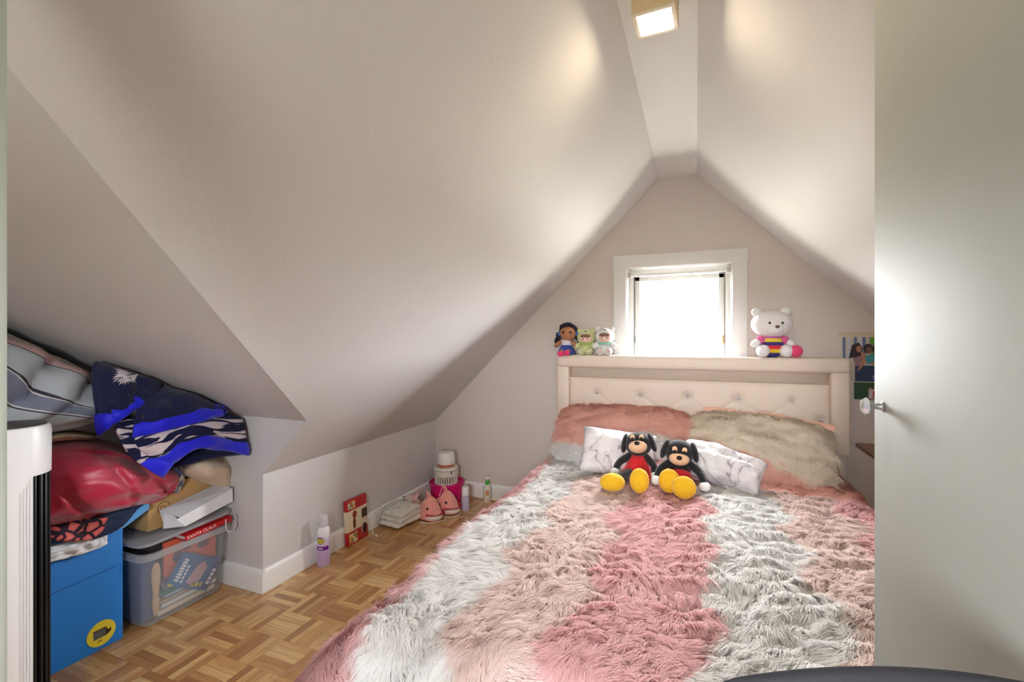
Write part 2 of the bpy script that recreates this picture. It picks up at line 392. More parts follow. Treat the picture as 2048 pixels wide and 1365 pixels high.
# ------------------------------------------------------------------ closet door standing open at the right
DX, DY0, DY1, DZ = .332, .53, 1.134, 1.893
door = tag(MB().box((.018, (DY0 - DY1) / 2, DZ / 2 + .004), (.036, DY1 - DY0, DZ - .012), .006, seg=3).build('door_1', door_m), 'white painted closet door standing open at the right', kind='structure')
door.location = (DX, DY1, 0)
kz = CAM_H - (807 - HV) / PXF * .93
kn = MB().lathe([(.0, 0), (.009, 0), (.010, .002), (.0065, .004), (.0055, .014), (.008, .020), (.009, .022)], (0, 0, 0), 20, (0, R(-90), 0)).build('knob_stem', M('brushed_metal', (190, 188, 184), .35, metal=1), door)
kn.location = (0, -.052, kz)
k2 = MB().lathe([(.0, 0), (.006, 0), (.0155, .004), (.0165, .007), (.012, .013), (.0, .016)], (0, 0, 0), 10, (0, R(-90), 0)).build('knob', crystal_m, door, smooth=5)
k2.location = (-.021, -.052, kz); k2['label'] = 'faceted crystal knob'
struct('wall_closet', MB().prism([(DX + .04, DY0 - .02, 0), (XR, DY0 - .02, 0), (XR, DY0 - .02, ZK), (DX + .04, DY0 - .02, zr(DX + .04))], (0, -.09, 0)), wall_m)
# ------------------------------------------------------------------ bed with tufted headboard
leather = M('headboard_leather', (226, 211, 197), .42, bump=.05, bscale=160, var=.02, vscale=5)
HX0, HX1, HY, HZ0, HZ1 = -.881, .787, 3.03, .545, 1.088
HC = (HX0 + HX1) / 2
bed = thing('bed', 'double bed with a cream tufted leather headboard under the gable window', 'bed', (HC, 2.0, 0))
bo = Vector((HC, 2.0, 0))
def bpart(name, c, d, bev, m, par=bed, seg=3): return MB().box(Vector(c) - bo, d, bev, seg=seg).build(name, m, par)
HB = HY + .105                                        # back of the headboard
bpart('headboard_rail', (HC, (HY + HB) / 2 - .006, 1.0455), (HX1 - HX0, HB - HY + .012, .085), .022, leather, seg=4)
for x0, x1 in ((HX0, -.794), (.695, HX1)):
    bpart('headboard_post', ((x0 + x1) / 2, (HY + HB) / 2, (HZ0 + 1.03) / 2), (x1 - x0, HB - HY, 1.03 - HZ0), .016, leather)
bpart('headboard_shelf_back', (HC, HB - .02, .97), (1.50, .02, .09), .002, M('shelf_leather', (205, 190, 174), .5))
# tufted panel: padded grid pulled in at the buttons and along the diagonals between them
dx, row1, row2 = .2815, .8405, .737
bt = [(-.613 + dx * k, row1) for k in range(5)] + [(-.754 + dx * k, row2) for k in range(6)] + [(-.613 + dx * k, row2 - .1035) for k in range(5)]
nx, nz = 190, 70
gx, gz = np.meshgrid(np.linspace(-.794, .695, nx), np.linspace(HZ0, .937, nz), indexing='ij')
dep = np.zeros_like(gx)
for x, z in bt: dep -= .014 * np.exp(-(((gx - x) / .028) ** 2 + ((gz - z) / .024) ** 2))
def crease(a, b, amt=.0028, w_=.006):
    ax, az = a; bx_, bz = b; vx, vz = bx_ - ax, bz - az; L2 = vx * vx + vz * vz
    t = np.clip(((gx - ax) * vx + (gz - az) * vz) / L2, 0, 1); d2 = (gx - ax - t * vx) ** 2 + (gz - az - t * vz) ** 2
    return -amt * np.exp(-d2 / w_ ** 2)
acc = np.zeros_like(gx)
for x, z in bt:
    for x2, z2 in bt:
        if z2 < z - .05 and abs(z - z2) < .12 and abs(abs(x - x2) - dx / 2) < .02: acc = np.minimum(acc, crease((x, z), (x2, z2)))
for x, z in bt[:5]: acc = np.minimum(acc, crease((x, z), (x, .937), .0025))
dep += acc
ed = np.minimum(np.minimum(gx + .794, .695 - gx), np.minimum(gz - HZ0 + .02, .937 - gz)); dep -= .012 * np.exp(-(ed / .012) ** 2)
G = np.stack([gx, HY + .012 - dep, gz], -1) - np.array(bo)
panel = grid_mesh('headboard_panel', G, leather, bed, closed_back=(0, .06, 0))
for x, z in bt[:11]:
    o = MB().lathe([(0, .012), (.007, .010), (.0125, .004), (.0130, 0)], (0, 0, 0), 10, (R(90), 0, 0)).build('crystal_button', crystal_m, panel, smooth=5)
    o.location = Vector((x, HY + .021, z)) - bo
for x in (HX0 + .055, HX1 - .055): bpart('headboard_leg', (x, HY + .06, HZ0 / 2), (.08, .05, HZ0 + .02), .006, leather)
bpart('bed_base', (-.06, 1.98, .15), (1.46, 2.0, .20), .02, M('bed_base', (206, 194, 180), .7))
for x in (-.70, .58):
    for y in (1.1, 2.9): bpart('bed_foot', (x, y, .026), (.06, .06, .052), .005, black_m)
bpart('mattress', (-.06, 1.99, .345), (1.50, 2.02, .19), .05, M('mattress_cloth', (232, 228, 222), .8))

# ------------------------------------------------------------------ fur
fur_m = NT('long_fur', .85)
ca = fur_m.n('Attribute', attribute_name='Col'); fur_m.col(ca.outputs['Color'])
fur_m.b.inputs['Specular IOR Level'].default_value = .15; fur_m.b.inputs['Sheen Weight'].default_value = .0
tl = fur_m.n('BsdfTranslucent', {0: ca.outputs['Color']}); ms = fur_m.n('MixShader', {0: .38, 1: fur_m.b.outputs[0], 2: tl.outputs[0]})
fur_m.t.links.new(ms.outputs[0], fur_m.t.nodes['Material Output'].inputs[0])
fur_m = fur_m.m
ROSE, TERRA, CREAM, BLUSH, SAND = [np.array(lin(c)[:3]) for c in ((250, 213, 214), (249, 205, 192), (255, 253, 251), (253, 235, 230), (255, 243, 229))]
def fur(name, parent, P, N, Dr, L, wd, col, lift=.30):
    """one tapered ribbon per hair lock: P roots, N normals, Dr lean direction (tangent, length = lean)."""
    n = len(P); S = np.cross(Dr + rng.normal(0, .35, (n, 3)), N); S /= np.linalg.norm(S, axis=1, keepdims=True) + 1e-9
    L = L[:, None]; wd = wd[:, None]
    p1 = P + L * (N * lift + Dr * .42); p2 = P + L * (N * lift + Dr * 1.0) + rng.normal(0, .003, (n, 3))
    V = np.stack([P - S * wd * .5, P + S * wd * .5, p1 - S * wd * .42, p1 + S * wd * .42, p2], 1).reshape(-1, 3)
    b = np.arange(n)[:, None] * 5
    loops = np.concatenate([b + np.array([[0, 1, 3, 2]]), b + np.array([[2, 3, 4]])], 1).ravel()
    starts = (np.arange(n)[:, None] * 7 + np.array([[0, 4]])).ravel(); 
    me = bpy.data.meshes.new(name); me.vertices.add(len(V)); me.vertices.foreach_set('co', V.ravel().astype(np.float32))
    me.loops.add(len(loops)); me.loops.foreach_set('vertex_index', loops.astype(np.int32))
    me.polygons.add(len(starts)); me.polygons.foreach_set('loop_start', starts.astype(np.int32))
    me.polygons.foreach_set('use_smooth', np.ones(len(starts), bool))
    me.update(calc_edges=True)
    c4 = np.ones((n, 4)); c4[:, :3] = np.clip(col * rng.uniform(.88, 1.07, (n, 1)), 0, .97)
    at = me.attributes.new('Col', 'FLOAT_COLOR', 'POINT'); at.data.foreach_set('color', np.repeat(c4, 5, 0).ravel().astype(np.float32))
    me.materials.append(fur_m)
    o = bpy.data.objects.new(name, me); C.objects.link(o); o.parent = parent; o['kind'] = 'stuff'
    return o
def set_col(o, cols):
    at = o.data.attributes.new('Col', 'FLOAT_COLOR', 'POINT'); c4 = np.ones((len(o.data.vertices), 4)); c4[:len(cols), :3] = cols
    if len(cols) * 2 == len(c4): c4[len(cols):, :3] = cols
    at.data.foreach_set('color', c4.ravel().astype(np.float32))

# comforter: a sheet over the mattress; (p, q) are sheet coordinates, beyond the mattress edge it falls and flares
EX0, EX1, EY0, TOPZ = -.79, .655, 1.00, .475
def comf(p, q):
    p = np.asarray(p, float); q = np.asarray(q, float)
    ox = np.where(p < EX0, p - EX0, np.where(p > EX1, p - EX1, 0)); oy = np.where(q < EY0, q - EY0, 0)
    r = np.sqrt(ox ** 2 + oy ** 2) + 1e-9; ux, uy = ox / r, oy / r
    R0 = .075; a = np.minimum(r / R0, 1.25)
    rest = np.maximum(r - R0 * 1.25, 0)
    out = R0 * np.sin(a) + rest * np.cos(1.25); dn = R0 * (1 - np.cos(a)) + rest * np.sin(1.25)
    corner = np.clip(np.abs(ux * uy) * 2, 0, 1); out = out + corner * rest * .62; dn = dn - corner * rest * .12
    x = np.clip(p, EX0, EX1) + ux * out; y = np.maximum(q, EY0) + uy * out
    z = TOPZ - dn + .016 * smoothnoise(p, q, 3, 6, 1.5) + .006 * smoothnoise(p, q, 5, 6, 4.) + .004 * smoothnoise(p, q, 8, 7, 9.) - .02 * ((p + .07) / .75) ** 2 * (r < 1e-6)
    z = z - .02 * ((np.clip(p, EX0, EX1) + .07) / .75) ** 2 * (r >= 1e-6) + .01 * np.sin(9 * (p + q)) * np.clip(rest * 5, 0, 1)
    return np.stack([x, y, np.maximum(z, .03)], -1)
P0, P1, Q0, Q1 = EX0 - .36, EX1 + .17, EY0 - .40, 2.93
def comf_col(p, q):
    w1 = .038 * np.sin(q * 15.5 + .6) + .018 * np.sin(q * 33 + 2); w2 = .036 * np.sin(q * 14.2 + 2.4) + .016 * np.sin(q * 29 + 1)
    w3 = .042 * np.abs(np.sin(q * 7.4 + .9)) * 2 - .042
    jit = rng.normal(0, .007, p.shape)
    pp = p + jit; edges = [EX0 + .002 + w1 * .3, -.545 + w1, -.285 + w2 * .9, .045 + w1 * .8, .325 + w3, .575 + w2 * .6]
    pal = [ROSE * .93, CREAM, BLUSH, ROSE, CREAM, BLUSH, ROSE]
    c = np.broadcast_to(pal[0], p.shape + (3,)).copy()
    for e, k in zip(edges, pal[1:]): c[pp > e] = k
    c[(q > 2.52) & (q < 2.74) & (pp > .16)] = TERRA
    return c
gp, gq = np.meshgrid(np.linspace(P0, P1, 110), np.linspace(Q0, Q1, 120), indexing='ij')
comforter = grid_mesh('fur_comforter', comf(gp, gq), fur_m, thick=-.012)
set_col(comforter, comf_col(gp, gq).reshape(-1, 3))
tag(comforter, 'shaggy fur comforter with wavy pink, blush and white bands spread over the bed', 'comforter')
def lay_fur(name, parent, fn, cfn, lim, n, length, wid, lean, flow, clump, lift=.30, sag=.10, seed=0, scale=(1, 1)):
    p = rng.uniform(lim[0], lim[1], n); q = rng.uniform(lim[2], lim[3], n)
    e = .004; B = fn(p, q); Tp = (fn(p + e, q) - fn(p - e, q)) / (2 * e); Tq = (fn(p, q + e) - fn(p, q - e)) / (2 * e)
    N = np.cross(Tp, Tq); N /= np.linalg.norm(N, axis=1, keepdims=True) + 1e-9
    N[N[:, 2] < 0] *= -1
    # flow angle field with whorls, and locks that draw together at their tips
    ang = flow + .75 * smoothnoise(p, q, seed + 11, 5, 1.7) + .55 * smoothnoise(p, q, seed + 12, 6, 5.)
    ci, cj = np.floor(p / clump).astype(int), np.floor(q / clump).astype(int)
    hsh = (ci * 73856093 ^ cj * 19349663) & 0xffff; hr = np.random.default_rng(seed + 5).random((0x10000, 4))[hsh]
    ang = ang + (hr[:, 0] - .5) * 1.0 + rng.normal(0, .16, n)
    cp, cq = (ci + .2 + .6 * hr[:, 1]) * clump, (cj + .2 + .6 * hr[:, 2]) * clump
    Ls = length * (.65 + .55 * hr[:, 3]) * rng.uniform(.75, 1.15, n)
    tp = np.cos(ang) * lean * Ls + (cp - p) * .4 * scale[0]; tq = np.sin(ang) * lean * Ls + (cq - q) * .4 * scale[1]
    Tpn = Tp / (np.linalg.norm(Tp, axis=1, keepdims=True) + 1e-9); Tqn = Tq / (np.linalg.norm(Tq, axis=1, keepdims=True) + 1e-9)
    Dr = (Tpn * tp[:, None] + Tqn * tq[:, None]) / Ls[:, None]
    Dr[:, 2] -= sag
    wd = wid * rng.uniform(.6, 1.3, n)
    return fur(name, parent, B, N, Dr, Ls, wd, cfn(p, q), lift)
lay_fur('fur', comforter, comf, comf_col, (P0, P1, Q0, 2.90), 480000, .052, .0023, .95, R(-115), .018, seed=1)

# pillows
def pillow_grid(w, h, t, n=40, puff=.5, seed=0, wr=.0, corner=.05, rnd=0, ab=None):
    a, b = np.meshgrid(np.linspace(-1, 1, n), np.linspace(-1, 1, n), indexing='ij') if ab is None else ab
    x = w / 2 * a * (1 - corner * (1 - b * b) - rnd * np.abs(b) ** 5); y = h / 2 * b * (1 - corner * (1 - a * a) - rnd * 1.9 * np.abs(a) ** 5)
    z = t / 2 * np.clip((1 - np.abs(a) ** 3) * (1 - np.abs(b) ** 3), 0, 1) ** puff
    nz_ = wr * (smoothnoise(a, b, seed, 6, .8) + .5 * smoothnoise(a, b, seed + 3, 6, 2.)) * np.clip((1 - a * a) * (1 - b * b) * 3, 0, 1)
    return x, y, z + nz_, a, b
def pillow(name, w, h, t, mat, loc, rot, parent=None, **k):
    x, y, z, a, b = pillow_grid(w, h, t, **k); n = len(a)
    top = np.stack([x, y, z], -1); bot = np.stack([x, y, -z * .8], -1)
    idx = np.arange(n * n).reshape(n, n); q = np.stack([idx[:-1, :-1], idx[:-1, 1:], idx[1:, 1:], idx[1:, :-1]], -1).reshape(-1, 4)
    V = np.concatenate([top.reshape(-1, 3), bot.reshape(-1, 3)]); F_ = np.concatenate([q, q[:, ::-1] + n * n])
    me = bpy.data.meshes.new(name); me.from_pydata(V.tolist(), [], F_.tolist())
    l = me.uv_layers.new(name='UVMap'); li = np.empty(len(me.loops), int); me.loops.foreach_get('vertex_index', li)
    U = np.tile(np.stack([a, b], -1).reshape(-1, 2) * .5 + .5, (2, 1)); l.data.foreach_set('uv', U[li].ravel())
    b_ = bmesh.new(); b_.from_mesh(me); bmesh.ops.remove_doubles(b_, verts=b_.verts, dist=1e-5); bmesh.ops.recalc_face_normals(b_, faces=b_.faces); b_.to_mesh(me); b_.free()
    me.polygons.foreach_set('use_smooth', [True] * len(me.polygons)); me.materials.append(mat)
    o = bpy.data.objects.new(name, me); C.objects.link(o); o.parent = parent; o.location = loc; o.rotation_euler = rot
    return o
def fur_pillow(label, w, h, t, loc, rot, cols, split, seed, flange=None):
    base = M('pillow_backing_%d' % seed, (238, 206, 190), .9)
    o = pillow('fur_pillow', w, h, t, base, loc, rot, n=40, seed=seed, wr=.012, puff=.55, corner=.02, rnd=.10)
    tag(o, label, 'pillow', 'fur pillows against the headboard')
    def fn(p, q):
        x, y, z, _, _ = pillow_grid(w, h, t, seed=seed, wr=.012, puff=.55, corner=.02, rnd=.10, ab=(np.clip(p, -.999, .999), np.clip(q, -.999, .999)))
        return np.stack([x, y, z], -1)
    def cf(p, q):
        c = np.broadcast_to(cols[0], p.shape + (3,)).copy(); c[split(p + rng.normal(0, .03, p.shape), q + rng.normal(0, .03, p.shape))] = cols[1]; return c
    lay_fur('fur', o, fn, cf, (-.97, .97, -.97, .97), 60000, .046, .0028, .95, R(-95), .05, .32, .0, seed, (w / 2, h / 2))
    if flange:
        b = MB(); x0, x1 = -w / 2 * .8, w / 2 * .98; pts = [(x0 + (x1 - x0) * i / 16, h / 2 * (1.06 - .16 * abs((i - 7) / 9) ** 3) + .008 * math.sin(i * .9), .012) for i in range(17)]
        b.tube(pts, .022, 8, flat=.25); b.build('flange', M('peach_satin', (236, 186, 164), .5, sheen=.3), o)
    return o
fur_pillow('terracotta and cream fur pillow at the left of the headboard', .84, .42, .17, (-.42, 2.86, .600), (R(48), 0, R(2)), (CREAM * .93, TERRA),
           lambda p, q: q > -.28 + .25 * np.sin(3 * p) , 21)
fur_pillow('cream fur pillow with a peach edge at the right of the headboard', .74, .44, .16, (.315, 2.845, .590), (R(42), R(4), R(-4)), (SAND, TERRA),
           lambda p, q: q < -.50 - .45 * p, 22, flange=True)

# two white marble-print cushions
mar = NT('marble_print', .7)
tc = mar.n('TexCoord').outputs['Object']; ns = mar.n('TexNoise', {'Vector': tc, 'Scale': 3.2, 'Detail': 5., 'Distortion': 1.0}).outputs['Fac']
v = mar.math('ABSOLUTE', mar.math('SUBTRACT', ns, .5)); veins = mar.ramp(v, [(.0, lin((150, 144, 154))), (.008, lin((222, 218, 222))), (.07, lin((240, 238, 240)))])
n2 = mar.n('TexNoise', {'Vector': tc, 'Scale': 5., 'Detail': 2.}).outputs['Fac']; cl = mar.ramp(n2, [(.58, (1, 1, 1, 1)), (.72, (.62, .58, .62, 1))])
mm = mar.n('Mix', {'Factor': 1., 'A': veins, 'B': cl}, data_type='RGBA', blend_type='MULTIPLY'); mar.col(mm.outputs['Result'])
tag(pillow('cushion', .40, .27, .13, mar.m, (-.395, 2.55, .575), (R(50), R(6), R(10)), n=36, seed=31, wr=.007), 'white marble-print cushion behind the left seated plush toy', 'cushion', 'marble-print cushions')
tag(pillow('cushion', .39, .20, .16, mar.m, (.110, 2.50, .565), (R(36), R(11), R(-13)), n=36, seed=33, wr=.008, puff=.42), 'white marble-print cushion right of the seated plush toys', 'cushion', 'marble-print cushions')
# ------------------------------------------------------------------ plush toys
def plush_m(name, col): return M('plush_' + name, col, .9, bump=.25, bscale=220, sheen=.25, var=.03, vscale=30)
k_black, k_red, k_yel, k_tan, k_white = plush_m('black', (30, 30, 36)), plush_m('red', (214, 34, 44)), plush_m('yellow', (236, 186, 28)), plush_m('tan', (236, 196, 158)), plush_m('white', (240, 240, 240))
eye_m = M('bead_eye', (18, 16, 18), .15)
def tp(root, name, m, *es, nu=20):
    b = MB()
    for e in es: b.ell(e[0], e[1], e[2] if len(e) > 2 else None, nu)
    return b.build(name, m, root, smooth=60)
def limb(root, name, m, pts, rad):
    return MB().tube(catmull(np.array(pts, float), 9).tolist(), list(np.interp(np.linspace(0, 1, 9), np.linspace(0, 1, len(rad)), rad)), 12).build(name, m, root, smooth=60)
def puppy(label, loc, rz, head, hrot, feet, paws, dress):
    t = thing('plush_toy', label, 'plush toy', loc, rz, 'plush toys seated on the bed')
    hx_, hy_, hz_ = head; hc = Vector(head); hr = Euler(hrot).to_matrix(); at = lambda *p: tuple(hc + hr @ Vector(p))
    tp(t, 'torso', k_red if dress else k_black, ((hx_ * .4, hy_ * .5 + .01, .065), (.052, .045, .07)))
    h = tp(t, 'head', k_black, (head, (.066, .060, .062), hrot))
    tp(t, 'muzzle', k_tan, (at(0, -.042, -.016), (.046, .036, .032), hrot)); tp(t, 'nose', eye_m, (at(0, -.078, -.002), (.013, .009, .010), hrot))
    for s in (-1, 1):
        tp(t, 'eye', eye_m, (at(.022 * s, -.058, .022), (.007, .004, .008), hrot)); tp(t, 'brow_patch', k_tan, (at(.022 * s, -.052, .030), (.012, .008, .013), hrot))
        tp(t, 'ear', k_black, (at(.068 * s, .004, .008), (.017, .030, .050), (hrot[0], hrot[1] - s * .28, hrot[2])))
    if dress:
        b = MB().lathe([(.034, .115), (.05, .09), (.062, .06), (.082, .03), (.090, .012), (.086, .010), (.05, .03)], (hx_ * .4, hy_ * .5, 0), 24); b.build('dress', k_red, t, smooth=60)
    else: tp(t, 'trousers', k_red, ((0, -.01, .045), (.058, .056, .046)))
    for (f, fr, fe), (p, pr) in zip(feet, paws):
        s = 1 if p[0] > 0 else -1
        limb(t, 'leg', k_black if dress else k_red, [(.028 * s, -.02, .035), ((f[0] + .03 * s) / 2, (f[1] - .02) / 2, .045), (f[0], f[1] + .02, f[2])], [.024, .02, .02])
        tp(t, 'foot', k_yel, (f, fr, fe))
        limb(t, 'arm', k_black, [(hx_ * .5 + .038 * s, hy_ * .5, .11), ((p[0] + .05 * s) / 2 + .01 * s, p[1] * .4, (p[2] + .12) / 2), p], [.019, .017, .016]); tp(t, 'paw', k_white, (p, pr))
    return t
puppy('seated plush toy in a red dress with yellow boots, leaning on the left cushion', (-.275, 2.41, .487), R(3), (.002, .03, .168), (R(-18), R(-6), 0),
      [((-.098, -.245, .045), (.058, .042, .042), (0, 0, R(12))), ((.022, -.225, .058), (.044, .034, .056), (R(-12), 0, 0))],
      [((-.105, -.07, .045), (.024, .03, .02)), ((.085, -.05, .04), (.02, .022, .018))], True)
puppy('seated black plush toy in red shorts with round yellow feet', (-.075, 2.385, .487), R(-2), (0, -.005, .158), (R(4), R(3), R(4)),
      [((-.032, -.165, .062), (.048, .034, .054), (R(-10), 0, 0)), ((.032, -.205, .052), (.052, .036, .050), (R(-6), 0, 0))],
      [((-.10, -.075, .032), (.024, .036, .022)), ((.115, -.08, .030), (.026, .04, .020))], False)
# big white plush toy on the headboard
t = thing('plush_toy', 'large white plush toy in a rainbow striped shirt sitting on the headboard', 'plush toy', (.41, 3.075, 1.090), R(12))
stripe = NT('rainbow_stripes', .85); sz_ = stripe.n('SeparateXYZ', {0: stripe.n('TexCoord').outputs['Object']}).outputs['Z']
bow = [(226, 190, 40), (214, 44, 60), (62, 52, 120), (232, 206, 60), (206, 110, 190), (206, 110, 190)]
stripe.col(stripe.ramp(stripe.math('DIVIDE', sz_, .125), [(i / 6 + .03, lin(c)) for i, c in enumerate([(62, 52, 120)] + bow[:5])], 'CONSTANT'))
tp(t, 'torso', stripe.m, ((0, -.005, .062), (.066, .052, .068)))
tp(t, 'head', k_white, ((0, 0, .192), (.112, .074, .080)), nu=28)
for s in (-1, 1):
    e = tp(t, 'ear', k_white, ((.078 * s, .008, .262), (.030, .020, .028)))
    tp(t, 'eye', eye_m, ((.034 * s, -.070, .196), (.007, .004, .007)))
    tp(t, 'leg', k_white, ((.062 * s, -.045, .036), (.036, .040, .036)))
    tp(t, 'sleeve', plush_m('pink', (214, 92, 150)), ((.064 * s, -.012, .098), (.026, .026, .026)))
    tp(t, 'arm', k_white, ((.092 * s, -.02, .080), (.030, .024, .022), (0, R(32 * s), 0)))
tp(t, 'muzzle', k_white, ((0, -.064, .162), (.042, .026, .030))); tp(t, 'nose', M('nose_brown', (96, 66, 58), .4), ((0, -.089, .174), (.012, .006, .009)))
bl = thing('plush_ball', 'small pink and white plush ball beside the white plush toy', 'plush ball', (.528, 3.045, 1.089))
tp(bl, 'ball', plush_m('rose', (222, 66, 112)), ((0, 0, .036), (.036, .036, .036))); tp(bl, 'band', k_white, ((.006, .012, .036), (.034, .03, .037)))

# rag doll
t = thing('rag_doll', 'girl rag doll with dark pigtails, blue skirt and pink shoes on the headboard', 'doll', (-.822, 3.075, 1.090), R(6))
skin = plush_m('skin', (176, 120, 84)); hairm = M('doll_hair', (34, 30, 40), .7, bump=.6, bscale=140); blue = plush_m('blue', (38, 62, 150))
tp(t, 'head', skin, ((.01, -.008, .142), (.056, .050, .052)))
b = MB(); b.ell((.01, .010, .160), (.064, .052, .052), (R(-12), 0, 0)); b.ell((-.005, -.012, .196), (.044, .036, .018), (0, R(-14), 0)); b.build('hair', hairm, t, smooth=60)
for s in (-1, 1):
    tp(t, 'pigtail', hairm, ((.01 + .066 * s, 0, .122), (.018, .018, .030), (0, R(14 * s), 0)), ((.01 + .078 * s, 0, .085), (.016, .016, .028), (0, R(8 * s), 0)))
    tp(t, 'hair_tie', plush_m('sky', (54, 110, 180)), ((.01 + .060 * s, -.012, .138), (.013, .012, .014)))
    tp(t, 'eye', eye_m, ((.01 + .024 * s, -.054, .148), (.008, .004, .009)))
    limb(t, 'arm', skin, [(.036 * s, -.005, .085), (.062 * s, -.02, .066), (.072 * s, -.03, .052)], [.014, .013, .013])
    limb(t, 'leg', skin, [(.02 * s, -.02, .022), (.021 * s, -.05, .022), (.018 * s - .01, -.062, .010)], [.015, .014, .014])
    tp(t, 'shoe', plush_m('hotpink', (232, 52, 110)), ((.021 * s - .01, -.070, .004 + .006 * (s > 0)), (.021, .019, .019)))
tp(t, 'shirt', plush_m('pale', (226, 214, 224)), ((.0, -.002, .072), (.038, .034, .034)))
MB().lathe([(.034, .062), (.044, .045), (.058, .020), (.066, .002), (.0, .002)], (0, -.01, 0), 20).build('skirt', blue, t, smooth=60)
# two little dolls in bear hoods
def hood_doll(label, loc, rz, col, pad, rib, s):
    t = thing('hooded_doll', label, 'doll', loc, rz, 'bear-hood dolls on the headboard'); f = M('plush_' + label[:12], col, .95, bump=.6, bscale=300, sheen=.4, var=.05, vscale=40)
    S = lambda *p: tuple(q * s for q in p)
    tp(t, 'torso', f, (S(0, 0, .038), S(.042, .036, .042))); tp(t, 'hood', f, (S(0, 0, .112), S(.060, .052, .054)))
    tp(t, 'snout', f, (S(.004, -.030, .142), S(.034, .026, .018))); tp(t, 'nose', eye_m, (S(.006, -.052, .150), S(.006, .004, .004)))
    tp(t, 'face', M('vinyl_face', (240, 202, 184), .5), (S(.003, -.038, .103), S(.038, .018, .027))); tp(t, 'fringe', M('doll_fringe', (130, 96, 76), .7), (S(.003, -.047, .120), S(.034, .014, .012)))
    for k in (-1, 1):
        tp(t, 'ear', f, (S(.042 * k, .0, .155), S(.017, .012, .017))); tp(t, 'eye', eye_m, (S(.003 + .015 * k, -.0555, .102), S(.004, .002, .0045)))
        tp(t, 'arm', f, (S(.052 * k, -.012, .056), S(.026, .018, .019), (0, R(35 * k), 0))); tp(t, 'leg', f, (S(.026 * k, -.030, .021), S(.024, .028, .024)))
        tp(t, 'paw_pad', M('pad_' + label[:5], pad, .9), (S(.026 * k, -.056, .023), S(.012, .004, .012)))
    MB().lathe([(.036 * s, .066 * s), (.044 * s, .064 * s), (.044 * s, .072 * s), (.034 * s, .072 * s)], (0, -.003, 0), 18).build('ribbon', M('ribbon_' + label[:5], rib, .6), t)
hood_doll('green fluffy bear-hood doll between the rag doll and the white one', (-.688, 3.075, 1.090), R(4), (214, 220, 160), (200, 196, 160), (150, 190, 70), 1.02)
hood_doll('white fluffy bear-hood doll beside the window casing', (-.561, 3.075, 1.090), R(4), (240, 240, 238), (216, 184, 182), (130, 200, 170), 1.08)

# ------------------------------------------------------------------ things along the knee wall
t = thing('spray_can', 'white and lilac aerosol spray can standing on the parquet', 'spray can', (-1.832, 1.906, 0))
can = NT('can_print', .3); zz = can.n('SeparateXYZ', {0: can.n('TexCoord').outputs['Object']}).outputs['Z']
can.col(can.ramp(can.math('DIVIDE', zz, .22), [(0, lin((196, 176, 214))), (.30, lin((196, 172, 216))), (.62, lin((214, 200, 226))), (.78, lin((236, 236, 238)))]))
MB().lathe([(.0, .004), (.030, .0), (.0325, .004), (.0325, .176), (.031, .186), (.026, .198), (.022, .204), (.0, .204)], n=32).build('can_body', can.m, t)
MB().lathe([(.0215, .200), (.0225, .206), (.0215, .252), (.019, .262), (.0, .263)], n=28).build('cap', M('can_cap', (208, 208, 218), .35), t)
ca_ = math.atan2(-1.906, 1.832)
def wrap(name, a0, a1, z0, z1, r, m, par, tilt=0, n=14):
    b = MB(); v = []; f = []
    for i in range(n + 1):
        a = a0 + (a1 - a0) * i / n; dz = tilt * (i / n - .5)
        v += [(r * math.cos(a), r * math.sin(a), z0 + dz), (r * math.cos(a), r * math.sin(a), z1 + dz)]
    for i in range(n): f.append((2 * i, 2 * i + 2, 2 * i + 3, 2 * i + 1))
    return b.raw(v, f).build(name, m, par)
wrap('label_band', ca_ - 1.4, ca_ + .85, .088, .108, .0328, M('violet_ink', (104, 22, 140), .35), t)
wrap('label_text_bar', ca_ - .9, ca_ - .1, .094, .101, .0330, M('pale_ink', (214, 196, 226), .4), t)
def oval(c, n=26, ra=.7, rz=.016, r=.0328):
    return [(r * math.cos(c[0] + ra * math.cos(2 * math.pi * i / n)), r * math.sin(c[0] + ra * math.cos(2 * math.pi * i / n)), c[1] + rz * math.sin(2 * math.pi * i / n)) for i in range(n)]
def ovalface(name, c, ra, rz, r, m):
    b = MB(); n = 26; p = oval(c, n, ra, rz, r); q = oval(c, n, ra * .5, rz * .5, r); b.raw(p + q + [(r * math.cos(c[0]), r * math.sin(c[0]), c[1])], [(i, (i + 1) % n, n + (i + 1) % n, n + i) for i in range(n)] + [(n + i, n + (i + 1) % n, 2 * n) for i in range(n)]); return b.build(name, m, t)
ovalface('label_ring', (ca_ - .55, .138), .72, .019, .0327, M('violet_ink2', (122, 70, 150), .4)); ovalface('label_oval', (ca_ - .55, .136), .66, .014, .0330, M('lime_ink', (190, 188, 70), .4))
wrap('label_lettering', ca_ - .95, ca_ - .2, .133, .140, .0333, M('orange_ink', (206, 150, 50), .4), t)

